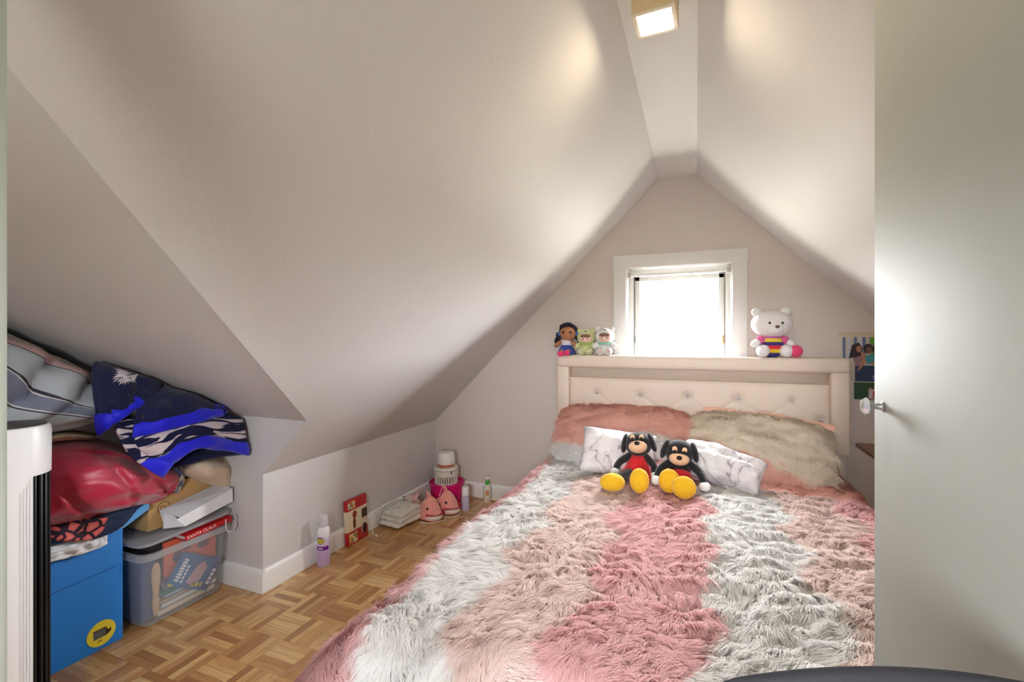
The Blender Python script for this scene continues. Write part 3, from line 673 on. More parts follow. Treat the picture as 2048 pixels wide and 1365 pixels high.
# flat red and cream box leaning on the baseboard
t = thing('gift_box', 'flat red and cream cookie box leaning upright against the baseboard', 'box', (-1.862, 2.200, 0), 0)
red_c, cream_c = M('box_red', (178, 34, 42), .35), M('box_cream', (226, 214, 184), .4)
tl_ = R(-3)
o = MB().mat(0).box((0, 0, .129), (.026, .172, .257), .004).build('box_body', red_c, t); o.rotation_euler = (0, tl_, 0)
o = MB().box((.0, 0, .137), (.0275, .1735, .122), .003).build('sleeve', cream_c, t); o.rotation_euler = (0, tl_, 0)
def flat(name, poly, m, th=.0008):
    o = MB().prism([(.0141, y, z) for y, z in poly], (th, 0, 0)).build(name, m, t, smooth=0); o.rotation_euler = (0, tl_, 0); return o
rect = lambda y0, y1, z0, z1: [(y0, z0), (y1, z0), (y1, z1), (y0, z1)]
flat('window_print', rect(.035, .082, .125, .178), M('choc_print', (74, 48, 34), .3, var=.4, vscale=160))
flat('treat_print', [(-.03 + .011 * math.cos(a), .118 + .034 * math.sin(a)) for a in np.linspace(0, 6.28, 16)], M('choc_brown', (112, 48, 36), .35))
flat('treat_top_print', [(-.026 + .018 * math.cos(a), .168 + .022 * math.sin(a)) for a in np.linspace(0, 6.28, 14)], M('choc_red', (150, 60, 40), .35, var=.4, vscale=90))
collage = NT('collage_print', .4); vo = collage.n('TexVoronoi', {'Vector': collage.n('TexCoord').outputs['Object'], 'Scale': 95.}).outputs['Color']
sp = collage.n('SeparateColor', {0: vo}).outputs[0]
collage.col(collage.ramp(sp, [(0, lin((222, 214, 190))), (.25, lin((196, 120, 60))), (.45, lin((110, 130, 62))), (.6, lin((226, 190, 90))), (.8, lin((150, 150, 170)))], 'CONSTANT'))
flat('picture_top', rect(-.078, -.018, .206, .250), collage.m); flat('picture_bottom', rect(-.078, -.008, .010, .066), collage.m)
flat('badge', [(.055 + .017 * math.cos(a), .062 + .030 * math.sin(a)) for a in np.linspace(0, 6.28, 18)], M('badge_dark', (56, 26, 30), .4)); flat('badge_rim', rect(.030, .036, .04, .08), cream_c)

# clear bag with folded white cloth
t = thing('plastic_bag', 'clear plastic bag of folded white cloth lying by the baseboard', 'bag', (-1.775, 2.52, 0), R(-8))
for i, (w_, d_, z0) in enumerate(((.17, .24, .020), (.165, .235, .052), (.15, .22, .084))):
    o = pillow('folded_cloth', w_, d_, .045, M('white_cloth', (226, 222, 212), .8, bump=.3, bscale=25), (.004 * i, .004 * (i % 2), z0 + .006), (0, R(2 * i), R(3 * i)), t, n=20, seed=60 + i, wr=.004, puff=.25, corner=.02)
bagm = NT('clear_film', .2); bagm.t.nodes.remove(bagm.b)
a_ = bagm.n('BsdfTransparent', {0: (.97, .97, .97, 1)}); g_ = bagm.n('BsdfPrincipled', {'Base Color': lin((232, 232, 228)), 'Roughness': .2})
mx = bagm.n('MixShader', {0: .12, 1: a_.outputs[0], 2: g_.outputs[0]}); bagm.t.links.new(mx.outputs[0], bagm.t.nodes['Material Output'].inputs[0])
x, y, z, a, b = pillow_grid(.21, .31, .15, n=36, seed=70, wr=.010, puff=.35)
Gb = np.stack([x + .012 * smoothnoise(a, b, 71, 6, 3), y, np.maximum(.064 + z, .004)], -1); grid_mesh('bag_film', Gb, bagm.m, t)
# shark slippers
def slipper(label, loc, rz):
    t = thing('shark_slipper', label, 'slipper', loc, rz, 'pink shark slippers'); t.scale = (1.08, 1.15, 1.08); pk = plush_m('salmon', (236, 158, 146)); wh = plush_m('cream', (236, 226, 214))
    # local: nose towards +x
    G_ = []
    for i in range(25):
        s = i / 24; x_ = -.115 + .215 * s; wv = .058 * (1 - (2 * s - 1.02) ** 4) ** .5 if abs(2 * s - 1.02) < 1 else .004
        hv = (.050 + .075 * math.exp(-((s - .62) / .26) ** 2)) * min(1, (1 - s) * 6 + .15) * min(1, s * 5 + .3)
        G_.append([(x_, wv * math.cos(g), .012 + max(0, hv * math.sin(g)) if math.sin(g) > -1e-6 else .012 + .010 * math.sin(g)) for g in np.linspace(-math.pi, math.pi, 25)])
    grid_mesh('upper', np.array(G_), pk, t)
    tp(t, 'lower_jaw', wh, ((.045, 0, .026), (.070, .056, .024))); tp(t, 'sole', wh, ((-.01, 0, .009), (.112, .056, .009)))
    MB().prism([(-.005, -.006, .105), (.035, -.006, .108), (.005, -.006, .158), (-.010, -.006, .164)], (0, .012, 0)).build('fin', pk, t)
    for s in (-1, 1):
        MB().prism([(-.03, .050 * s, .030), (.01, .056 * s, .030), (-.035, .090 * s, .022)], (0, 0, .012)).build('side_fin', pk, t)
        tp(t, 'eye', M('eye_grey', (60, 54, 56), .3), ((.052, .043 * s, .078), (.009, .006, .009)))
    MB().prism([(-.112, -.006, .03), (-.09, -.006, .05), (-.145, -.006, .085), (-.135, -.006, .04)], (0, .012, 0)).build('tail', pk, t)
    zig = []
    for i in range(23):
        g = -1.35 + 2.7 * i / 22; zig.append((.045 + .071 * math.cos(g), .0605 * math.sin(g), .044 + (.007 if i % 2 else -.002)))
    MB().tube(zig, .0042, 5).build('mouth', M('mouth_red', (176, 30, 56), .6), t)
slipper('pink shark slipper with white jaw, the nearer of the two', (-1.665, 2.665, 0), R(-20))
slipper('pink shark slipper tucked behind the nearer one, against the pink tub', (-1.615, 2.805, 0), R(-14))
# pink tub and what stands on it
t = thing('plastic_tub', 'hot pink plastic tub in the corner below the insect trap', 'tub', (-1.690, 2.955, 0))
MB().lathe([(.0, .0), (.098, .0), (.104, .006), (.122, .150), (.127, .152), (.126, .158), (.119, .157), (.1, .012), (.0, .010)], n=36).build('tub_body', M('hot_pink', (216, 16, 112), .4), t)
MB().lathe([(.0, .146), (.114, .146), (.114, .140), (.0, .140)], n=30).build('tub_lid', M('hot_pink_lid', (206, 20, 110), .5), t)
t = thing('insect_trap', 'white round insect trap with ribbed grille standing on the pink tub', 'appliance', (-1.695, 2.960, .146))
MB().lathe([(.0, 0), (.082, 0), (.085, .003), (.085, .010), (.0, .010)], n=36).build('base', M('offwhite', (222, 218, 208), .4), t)
for i in range(30):
    g = 2 * math.pi * i / 30; MB().box((.081 * math.cos(g), .081 * math.sin(g), .034), (.006, .007, .052), 0, (0, 0, g)).build('rib', MATS['offwhite'], t, smooth=0)
MB().lathe([(.0, .010), (.068, .010), (.068, .060), (.0, .060)], n=24).build('trap_core', M('trap_core', (150, 130, 116), .5), t)
MB().lathe([(.0, .058), (.087, .058), (.088, .062), (.088, .098), (.0, .098)], n=36).build('upper_body', MATS['offwhite'], t)
MB().lathe([(.0, .102), (.0885, .102), (.0885, .110), (.082, .120), (.0, .121)], n=36).build('lid', MATS['offwhite'], t)
MB().lathe([(.0, .097), (.0865, .097), (.0865, .103), (.0, .103)], n=36).build('seam', M('seam_grey', (120, 116, 112), .5), t)
for s in (-1, 1): MB().box((.09 * s * .8, -.09 * s * .55, .09), (.008, .008, .022), .002).build('latch', M('latch_dark', (80, 76, 72), .4), t)
t = thing('humidifier', 'small white humidifier with an orange base on top of the insect trap', 'humidifier', (-1.692, 2.957, .267))
MB().lathe([(.0, 0), (.054, 0), (.062, .010), (.063, .022), (.0, .022)], n=32).build('base', M('terracotta_plastic', (196, 108, 78), .45), t)
MB().lathe([(.0, .022), (.0645, .022), (.0645, .030), (.062, .088), (.056, .100), (.046, .104), (.0, .105)], n=32).build('tank', M('tank_white', (232, 230, 226), .35), t)
g = math.atan2(-2.957, 1.692)
MB().ell((.0635 * math.cos(g + .55), .0635 * math.sin(g + .55), .038), (.003, .011, .004), (0, 0, g + .55)).build('logo', M('logo_teal', (120, 196, 200), .4), t)
# bottles
t = thing('cream_tube', 'white and violet lotion bottle with white cap standing beside the pink tub', 'bottle', (-1.498, 2.885, 0))
MB().lathe([(.0, 0), (.027, 0), (.029, .004), (.028, .104), (.0, .104)], n=28).build('bottle_body', M('violet_print', (196, 190, 220), .35, var=.25, vscale=60, stretch=(1, 1, 2.5)), t)
MB().lathe([(.0, .104), (.026, .104), (.0255, .155), (.022, .160), (.0, .161)], n=28).build('cap', white_m, t)
t = thing('pump_bottle', 'white pump bottle with a green collar behind the bed corner', 'bottle', (-1.425, 3.09, 0))
MB().lathe([(.0, 0), (.028, 0), (.030, .004), (.030, .105), (.022, .122), (.013, .126), (.0, .126)], n=28).build('bottle_body', M('bottle_white', (226, 220, 206), .35), t)
MB().ell((.012, -.0265, .070), (.014, .004, .020), (0, 0, R(24))).build('label', M('label_orange', (206, 140, 90), .5, var=.3, vscale=90), t)
MB().lathe([(.0, .124), (.015, .124), (.015, .148), (.010, .153), (.0, .153)], n=20).build('collar', M('green_cap', (46, 168, 60), .35), t)
b = MB(); b.lathe([(.0, .15), (.005, .15), (.005, .172), (.0, .172)], n=12); b.box((.012, -.004, .176), (.042, .014, .009), .003, (0, 0, R(10))); b.build('pump_head', white_m, t)
# small pouches behind the slippers
prt = NT('pouch_print', .6); vo = prt.n('TexVoronoi', {'Vector': prt.n('TexCoord').outputs['Object'], 'Scale': 42.}); cc = prt.n('SeparateColor', {0: vo.outputs['Color']}).outputs[1]
prt.col(prt.ramp(cc, [(0, lin((230, 200, 196))), (.4, lin((226, 160, 160))), (.62, lin((70, 62, 70))), (.75, lin((236, 224, 216)))], 'CONSTANT'))
tag(pillow('pouch', .13, .10, .05, prt.m, (-1.835, 2.735, .058), (R(70), 0, R(65)), n=18, seed=81, wr=.004), 'pink patterned soft pouch propped on the wall behind the slippers', 'pouch')
tag(pillow('pouch', .10, .07, .045, M('pouch_grey', (150, 160, 166), .5, var=.2, vscale=40), (-1.845, 2.66, .042), (R(68), 0, R(72)), n=18, seed=82, wr=.004), 'small grey pouch propped on the baseboard beside the plastic bag', 'pouch')
cord_m = M('cord_white', (236, 232, 224), .45)
def cord(name, label, pts, r=.0022, end=None):
    t = thing(name, label, 'cable', pts[0]); o0 = np.array(pts[0])
    MB().tube((catmull(np.array(pts, float), 60) - o0).tolist(), r, 6).build('wire', cord_m, t, smooth=60)
    if end is not None: MB().box(Vector(pts[-1]) - Vector(pts[0]), (.012, .022, .008), .002, (0, 0, end)).build('plug', cord_m, t)
cord('charging_cable', 'thin white cable looping over the plastic bag to the floor', [(-1.80, 2.62, .150), (-1.745, 2.60, .152), (-1.79, 2.52, .150), (-1.85, 2.42, .135), (-1.868, 2.36, .06), (-1.845, 2.325, .003), (-1.80, 2.30, .003)], end=R(40))
cord('power_cord', 'white cord trailing over the floor in front of the slippers', [(-1.50, 2.82, .003), (-1.50, 2.74, .003), (-1.56, 2.70, .003), (-1.53, 2.66, .004), (-1.60, 2.585, .003), (-1.66, 2.57, .003), (-1.60, 2.53, .003)])
cord('lamp_cord', 'white cord hanging from the humidifier down the insect trap', [(-1.655, 2.890, .285), (-1.650, 2.868, .255), (-1.656, 2.866, .20), (-1.652, 2.83, .155), (-1.66, 2.80, .10)], .002)

# ------------------------------------------------------------------ photo prints on the gable wall, side table
def print_(label, x0, x1, z0, z1, bg, shapes, name='photo_print'):
    t = thing(name, label, 'photo print', (x0, Y1, z0)); w_, h_ = x1 - x0, z1 - z0
    mats = [bg] + [m for m, _ in shapes]
    MB().box((w_ / 2, -.001, h_ / 2), (w_, .002, h_)).build('paper', bg, t, smooth=0)
    b = MB()
    for k, (m, poly) in enumerate(shapes):
        b.mat(k).prism([(px_ * w_, -.0022 - .00012 * k, pz * h_) for px_, pz in poly], (0, .0001, 0))
    b.build('picture', [m for m, _ in shapes], t, smooth=0); return t
pm = lambda n, c: M('ink_' + n, c, .3)
el = lambda cx, cz, rx, rz, n=18: [(cx + rx * math.cos(a), cz + rz * math.sin(a)) for a in np.linspace(0, 2 * math.pi, n, endpoint=False)]
bx = lambda a, b, c, d: [(a, c), (b, c), (b, d), (a, d)]
sk1, sk2 = pm('skin', (176, 120, 92)), pm('skin2', (120, 82, 66)); hr_ = pm('hair', (46, 34, 36)); dk = pm('navy', (34, 52, 82))
shp = [(pm('stripeblue', (88, 110, 150)), bx(.03, .08, .35, 1)), (pm('paleblue', (196, 202, 212)), bx(.12, .18, .4, 1)), (pm('stripeblue', 0), bx(.26, .32, .55, 1)), (pm('paleblue', 0), bx(.36, .42, .5, 1)), (pm('stripeblue', 0), bx(.44, .50, .5, 1)),
       (pm('sage', (126, 134, 96)), bx(.58, 1, .5, 1)), (pm('balloon', (92, 166, 44)), el(.68, .92, .10, .075)), (dk, bx(.28, 1, .0, .36)), (hr_, [(.15, .52), (.22, .82), (.36, .88), (.44, .75), (.40, .55)]), (sk1, el(.36, .73, .055, .075)),
       (sk1, [(.40, .66), (.52, .62), (.50, .42), (.38, .26), (.32, .24), (.42, .44)]), (pm('mauve', (150, 110, 120)), [(.24, .52), (.44, .60), (.40, .40), (.30, .32)]), (hr_, el(.55, .74, .10, .11)), (sk2, el(.57, .71, .06, .075)), (pm('teal', (60, 150, 160)), [(.48, .58), (.68, .62), (.78, .48), (.66, .38), (.52, .40)]),
       (hr_, el(.74, .73, .11, .11)), (sk2, el(.75, .70, .06, .08)), (pm('crimson', (176, 46, 58)), [(.82, .60), (1, .68), (1, .34), (.78, .36)]), (sk1, [(.56, .40), (.72, .48), (.86, .42), (.80, .37)]), (pm('plate', (214, 204, 198)), [(.64, .12), (.76, .18), (1, .08), (.88, .02)]), (pm('cobalt', (60, 80, 170)), [(.62, .10), (.66, .0), (.9, .0), (.88, .03)])]
px0, px1 = .773, 1.0
print_('large photo print of three people hugging, taped beside the headboard', px0, px1, .955, 1.205, pm('board', (196, 186, 168)), shp)
grn = M('ink_leaf', (40, 78, 46), .35, var=.4, vscale=60)
shp2 = [(pm('pinkish', (206, 160, 160)), bx(.40, 1, .05, .62))]
for i in range(6): shp2 += [(hr_, el(.46 + .1 * i, .72 + .05 * (i % 2), .035, .07)), (sk1, el(.46 + .1 * i, .68 + .05 * (i % 2), .028, .06)), (pm('crimson' if i % 2 else 'paleblue', 0), bx(.43 + .1 * i, .50 + .1 * i, .1, .5))]
print_('small photo print of a group on grass below the large print', px0 + .06, px1, .853, .950, grn, shp2)
tag(MB().box(((px0 + px1) / 2 - .004, Y1 - .0005, 1.222), (px1 - px0 + .02, .001, .028)).build('tape_strip', M('old_tape', (206, 192, 166), .3)), 'yellowed clear tape along the top of the large print', 'tape')
t = thing('side_table', 'dark brown wooden side table peeking out behind the white door', 'side table', (1.045, 2.72, 0))
wd = M('dark_walnut', (92, 58, 38), .4, var=.3, vscale=14, stretch=(1, 8, 8))
MB().box((0, 0, .640), (.54, .40, .026), .011, seg=3).build('table_top', wd, t)
for sx in (-1, 1):
    for sy in (-1, 1): MB().box((.13 * sx, .15 * sy, .314), (.035, .035, .628), .004).build('leg', wd, t)
MB().box((.0, 0, .58), (.25, .30, .08), .004).build('apron', wd, t)
# ------------------------------------------------------------------ storage alcove at the left
# tower fan
FX, FY, FR, FH = -1.797, .682, .088, .967
t = thing('tower_fan', 'tall white tower fan with a black slatted grille at the left edge', 'fan', (FX, FY, 0))
fc = math.atan2(-FY, -FX)                                # towards the camera
g0, g1 = fc + R(34), fc + R(170)
body_m = M('fan_white', (232, 232, 234), .35)
MB().lathe([(FR * 1.25, 0), (FR * 1.3, .008), (FR * 1.25, .022), (FR * .9, .030), (0, .03)], n=36).build('base', M('fan_base', (214, 214, 216), .4), t)
MB().lathe([(FR, .03), (FR, .845), (FR - .012, .845), (FR - .012, .03)], n=40, a0=g1, a1=g0 + 2 * math.pi).build('shell', body_m, t)
MB().lathe([(FR - .014, .03), (FR - .014, .86), (0, .86)], n=36).build('core', black_m, t)
for i in range(11):
    g = g0 + R(5) + (g1 - g0 - R(10)) * i / 10
    MB().box(((FR - .008) * math.cos(g), (FR - .008) * math.sin(g), .428), (.014, .006, .78), .002, (0, 0, g)).build('slat', black_m, t)
for i in range(4):
    g = g0 - R(3.2 + 4.2 * i); MB().box(((FR + .0005) * math.cos(g), (FR + .0005) * math.sin(g), .428 - .006 * i), (.004, .0022, .77 - .012 * i), 0, (0, 0, g)).build('flute', body_m, t)
MB().lathe([(FR - .012, .815), (FR + .001, .815), (FR + .002, .935), (FR - .002, .950), (FR - .010, .955), (FR - .012, .948)], n=40).build('collar', body_m, t)
MB().lathe([(0, .957), (FR - .012, .957), (FR - .006, .953), (FR - .008, .945), (0, .945)], n=40).build('top_panel', M('fan_top', (74, 70, 72), .35), t)

# blue cardboard moving box
BXF, BY0, BY1, BH = -2.13, .62, 1.143, .455
blue_c = M('blue_board', (34, 126, 214), .55, bump=.05, bscale=18, var=.03, vscale=6)
t = thing('cardboard_box', 'bright blue cardboard box with a yellow sticker beside the clear bin', 'box', (BXF, (BY0 + BY1) / 2, 0))
wy = BY1 - BY0
MB().box((-.003, 0, BH / 2), (.006, wy, BH), .001).build('front_panel', blue_c, t)
MB().box((-.497, 0, BH / 2), (.006, wy, BH), .001).build('back_panel', blue_c, t)
for s in (-1, 1): MB().box((-.25, s * (wy / 2 - .003), BH / 2), (.488, .006, BH), .001).build('side_panel', blue_c, t)
MB().box((-.25, 0, .004), (.488, wy - .012, .006)).build('bottom', blue_c, t)
lb = M('blue_board_edge', (96, 164, 224), .55)
MB().prism([(.0, -wy / 2, BH - .022), (.0, wy / 2 + .0, BH - .014), (.0, wy / 2 + .092, BH + .030), (.0, wy / 2 + .092, BH + .062), (.0, wy / 2, BH + .022), (.0, -wy / 2, BH + .014)], (.007, 0, 0)).build('front_flap', lb, t, smooth=0)
seam_m = M('blue_seam', (14, 74, 146), .6)
MB().tube([(.0012, -wy / 2, .270), (.0012, wy / 2 - .02, .300)], .0016, 5).build('seam', seam_m, t)
sc = Vector((.0006, wy / 2 - .072, .062)); circ = lambda r, n=32: [(sc.x, sc.y + r * math.cos(2 * math.pi * i / n), sc.z + r * math.sin(2 * math.pi * i / n)) for i in range(n)]
MB().prism(circ(.047), (.0006, 0, 0)).build('sticker', M('sticker_yellow', (226, 208, 62), .4), t, smooth=0)
sq = lambda pts, x=.0013: MB().prism([(x, sc.y + a, sc.z + b) for a, b in pts], (.0003, 0, 0))
sq([(-.026, -.016), (.014, -.016), (.014, .016), (-.026, .016)]).build('sticker_icon', M('icon_grey', (92, 96, 92), .5), t, smooth=0)
sq([(.014, -.016), (.032, -.006), (.032, .008), (.024, .002), (.014, .016)], .0014).build('sticker_icon_side', M('icon_dark', (44, 40, 24), .5), t, smooth=0)
sq([(-.027, .014), (.015, .014), (.015, .018), (-.027, .018)], .0015).build('sticker_icon_edge', MATS['icon_dark'], t, smooth=0)
sq([(-.014, -.030), (.004, -.030), (.0, -.024), (-.010, -.024)], .0014).build('sticker_mark', M('icon_brown', (150, 118, 40), .5), t, smooth=0)

# cloths and bedding heaped on the boxes
flo = NT('floral_print', .8); tc = flo.n('TexCoord').outputs['Object']
vo = flo.n('TexVoronoi', {'Vector': tc, 'Scale': 7.0, 'Randomness': .9}); ds = vo.outputs['Distance']
pet = flo.n('TexVoronoi', {'Vector': tc, 'Scale': 25.}, feature='DISTANCE_TO_EDGE').outputs['Distance']
pr = flo.ramp(pet, [(.0, lin((40, 24, 48))), (.09, lin((40, 24, 48))), (.12, lin((222, 96, 92))), (.5, lin((238, 150, 150)))])
flo.col(flo.mix(flo.ramp(ds, [(.40, (1, 1, 1, 1)), (.43, (0, 0, 0, 1))]), lin((24, 42, 76)), pr))
Gf = net([[(60, 1040, -2.30), (130, 1020, -2.28), (200, 1005, -2.26), (265, 1000, -2.24), (292, 1004, -2.22)],
          [(60, 1062, -2.13), (130, 1042, -2.11), (200, 1026, -2.11), (262, 1014, -2.12), (294, 1006, -2.16)],
          [(60, 1085, -2.10), (130, 1070, -2.085), (195, 1052, -2.09), (245, 1035, -2.10), (282, 1016, -2.13)],
          [(60, 1095, -2.10), (130, 1084, -2.09), (190, 1078, -2.09), (236, 1060, -2.10), (268, 1030, -2.125)]], 28, 44, .006, 91)
tag(grid_mesh('floral_cloth', Gf, flo.m, closed_back=(-.10, 0, 0)), 'navy cloth with coral flowers bulging over the blue box', 'cloth')
red_s = M('red_satin', (176, 24, 60), .42, sheen=.3, bump=.12, bscale=18, var=.08, vscale=7)
Gr = net([[(40, 886, -2.35), (95, 880, -2.34), (160, 873, -2.30), (230, 886, -2.28), (295, 915, -2.22), (338, 936, -2.17), (352, 942, -2.15)],
          [(40, 905, -2.10), (95, 903, -2.09), (160, 897, -2.05), (235, 905, -2.06), (300, 930, -2.08), (342, 946, -2.09), (356, 950, -2.10)],
          [(40, 955, -1.99), (95, 950, -1.98), (160, 945, -1.93), (240, 940, -1.96), (300, 950, -2.02), (342, 962, -2.06), (358, 962, -2.085)],
          [(40, 1005, -1.98), (95, 1000, -1.97), (160, 990, -1.93), (240, 980, -1.96), (300, 982, -2.02), (338, 985, -2.06), (354, 975, -2.09)],
          [(40, 1040, -2.00), (95, 1038, -2.0), (160, 1028, -1.99), (235, 1014, -2.01), (282, 1006, -2.05), (318, 1001, -2.08), (348, 985, -2.10)],
          [(40, 1054, -2.11), (95, 1052, -2.11), (160, 1042, -2.10), (235, 1022, -2.10), (282, 1011, -2.11), (314, 1005, -2.12), (342, 988, -2.13)]], 60, 80, .012, 92, 1.6)
aa, bb = np.meshgrid(np.linspace(0, 1, 60), np.linspace(0, 1, 80), indexing='ij')
for (s0_, e0), (s1_, e1), am, wd_ in (((.3, .15), (.95, .42), .018, .03), ((.2, .1), (.9, .12), .016, .03), ((.25, .45), (.9, .62), .014, .025), ((.45, .7), (.75, .98), .018, .03), ((.6, .6), (.62, .95), .012, .02), ((.22, .0), (.26, .75), .010, .02)):
    vx, vy = s1_ - s0_, e1 - e0; tt = np.clip(((aa - s0_) * vx + (bb - e0) * vy) / (vx * vx + vy * vy), 0, 1); Gr[..., 0] -= am * np.exp(-((aa - s0_ - tt * vx) ** 2 + (bb - e0 - tt * vy) ** 2) / wd_ ** 2)
tag(grid_mesh('red_pillow', Gr, red_s, closed_back=(-.28, 0, 0)), 'crumpled dark red satin pillow on top of the blue box', 'pillow')
ptn = NT('blue_stroke_print', .8); wv_ = ptn.n('TexNoise', {'Vector': ptn.n('Mapping', {0: ptn.n('TexCoord').outputs['Object'], 'Scale': (1, 60, 25)}).outputs[0], 'Scale': 1.6, 'Detail': 1.}).outputs['Fac']
ptn.col(ptn.ramp(wv_, [(.47, lin((228, 222, 212))), (.5, lin((92, 108, 150)))]))
Gp = net([[(344, 920, -2.17), (360, 922, -2.16), (370, 928, -2.18)], [(350, 945, -2.115), (362, 948, -2.11), (370, 950, -2.14)], [(350, 968, -2.115), (362, 968, -2.11), (368, 968, -2.14)], [(348, 986, -2.14), (356, 986, -2.13), (362, 980, -2.15)]], 16, 12, .003, 93)
tag(grid_mesh('patterned_cloth', Gp, ptn.m, closed_back=(-.14, 0, 0)), 'end of a cream and blue patterned cloth between red and tan pillows', 'cloth')
Gt = net([[(368, 915, -2.26), (395, 905, -2.22), (430, 905, -2.20), (455, 912, -2.18), (463, 922, -2.16)],
          [(367, 935, -2.15), (395, 925, -2.08), (430, 925, -2.06), (456, 932, -2.10), (465, 945, -2.14)],
          [(372, 950, -2.14), (398, 950, -2.07), (430, 952, -2.05), (456, 958, -2.09), (467, 968, -2.13)],
          [(385, 958, -2.17), (405, 966, -2.13), (432, 973, -2.12), (455, 978, -2.13), (469, 984, -2.14)]], 28, 30, .004, 94)
tag(grid_mesh('tan_pillow', Gt, M('tan_cotton', (216, 196, 174), .8, bump=.1, bscale=30), closed_back=(-.16, 0, 0)), 'tan cotton pillow poking out beside the alcove end wall', 'pillow')
# white garment hooked over the box edge
Gw = net([[(60, 1098, -2.118), (110, 1090, -2.118), (160, 1076, -2.118), (195, 1066, -2.118), (212, 1064, -2.118)],
          [(60, 1115, -2.108), (110, 1105, -2.104), (160, 1092, -2.104), (195, 1078, -2.106), (213, 1074, -2.112)],
          [(60, 1138, -2.112), (110, 1122, -2.108), (160, 1110, -2.106), (190, 1100, -2.108), (214, 1088, -2.114)]], 24, 44, .007, 95, 2.4)
Gw[..., 0] = np.maximum(Gw[..., 0], BXF + .009)
tag(grid_mesh('white_garment', Gw, M('white_jersey', (236, 240, 246), .8, var=.05, vscale=30), thick=.003), 'crumpled white garment hanging over the front of the blue box', 'garment')

# striped duvet stuffed under the sloping ceiling
duv = NT('striped_duvet', .8); uvn = duv.n('UVMap').outputs[0]; suv = duv.n('SeparateXYZ', {0: uvn})
nz1 = duv.n('TexNoise', {'Vector': uvn, 'Scale': 3.5, 'Detail': 2.}).outputs['Fac']; vv = duv.math('ADD', duv.math('MULTIPLY_ADD', suv.outputs['X'], .45, duv.math('SUBTRACT', suv.outputs['Y'], .306)), duv.math('MULTIPLY', duv.math('SUBTRACT', nz1, .5), .06))
G_, Dk, Bd, Pk, Cr = lin((186, 194, 200)), lin((58, 56, 70)), lin((128, 136, 156)), lin((216, 184, 180)), lin((198, 196, 176))
duv.col(duv.ramp(vv, [(0, G_), (.405, Dk), (.411, lin((226, 222, 222))), (.418, Bd), (.485, lin((226, 222, 222))), (.492, Dk), (.498, G_), (.63, Dk), (.637, Pk), (.74, Dk), (.746, Cr), (.85, G_)], 'CONSTANT'))
nu_, nv_ = 60, 64
Gd = np.zeros((nu_, nv_, 3)); ys = np.linspace(.20, 1.185, nu_)
for i, y in enumerate(ys):
    s = i / (nu_ - 1); endf = min(1, math.sqrt(max(0, 1 - max(0, (s - .72) / .28) ** 2)) + .04)
    zb = .845 + .0 * s; zt = min(zceil(y) - .02, 1.36)
    zm = (zb + zt) / 2; rz_ = (zt - zb) / 2 * (.55 + .45 * endf); rx_ = .36 * (.35 + .65 * endf)
    for j in range(nv_):
        g = -math.pi / 2 + 2 * math.pi * j / (nv_ - 1)
        c_, s_ = math.cos(g), math.sin(g); q = .62
        x_ = -2.40 + rx_ * math.copysign(abs(c_) ** q, c_); z_ = zm + rz_ * math.copysign(abs(s_) ** q, s_)
        lean = -.16 * max(0, (z_ - zb) / (zt - zb)) ** 1.5
        Gd[i, j] = (x_ + lean + .02, y, z_)
sj = np.linspace(0, 1, nv_)[None, :]; si = np.linspace(0, 1, nu_)[:, None]
for (a0_, b0_), (a1_, b1_), am in (((.60, .33), (.84, .66), .055), ((.70, .30), (.96, .60), .055), ((.50, .45), (.70, .70), .05), ((.62, .20), (.98, .33), .03), ((.45, .2), (.62, .40), .04), ((.75, .55), (.82, .8), .04)):
    b0_, b1_ = b0_ * .55, b1_ * .55
    vx, vy = a1_ - a0_, (b1_ - b0_); tt = np.clip(((si - a0_) * vx + (sj - b0_) * vy) / (vx * vx + vy * vy), 0, 1); dd = (si - a0_ - tt * vx) ** 2 + ((sj - b0_ - tt * vy) * 1.5) ** 2
    Gd[..., 0] -= am * np.exp(-dd / .024 ** 2) * (sj < .5)
Gd[..., 0] += .012 * smoothnoise(si, sj * 2, 96, 6, 2.) * (sj < .5)
Gd[..., 2] = np.minimum(Gd[..., 2], ZA + AS * (YA - Gd[..., 1]) - .010)
dv = grid_mesh('striped_duvet', Gd, duv.m, uvr=(0, 1, 0, 2)); tag(dv, 'pale grey duvet with a dark striped band stuffed under the sloping ceiling', 'duvet')
b = MB().raw([tuple(p) for p in Gd[-1]], [tuple(range(nv_ - 1))]).raw([tuple(p) for p in Gd[0]], [tuple(range(nv_ - 1))]); b.build('duvet_end', M('duvet_grey', (186, 194, 200), .8), dv)
Gc = net([[(60, 862, -2.30), (110, 860, -2.28), (160, 862, -2.26), (200, 868, -2.24)], [(60, 880, -2.14), (110, 872, -2.10), (150, 870, -2.10), (190, 874, -2.14)], [(60, 892, -2.14), (110, 884, -2.12), (150, 880, -2.12), (190, 880, -2.15)]], 14, 24, .004, 97)
tag(grid_mesh('cream_cloth', Gc, M('cream_knit', (214, 202, 168), .9, bump=.4, bscale=60), closed_back=(-.16, 0, 0)), 'cream knitted cloth squeezed between duvet and red pillow', 'cloth')

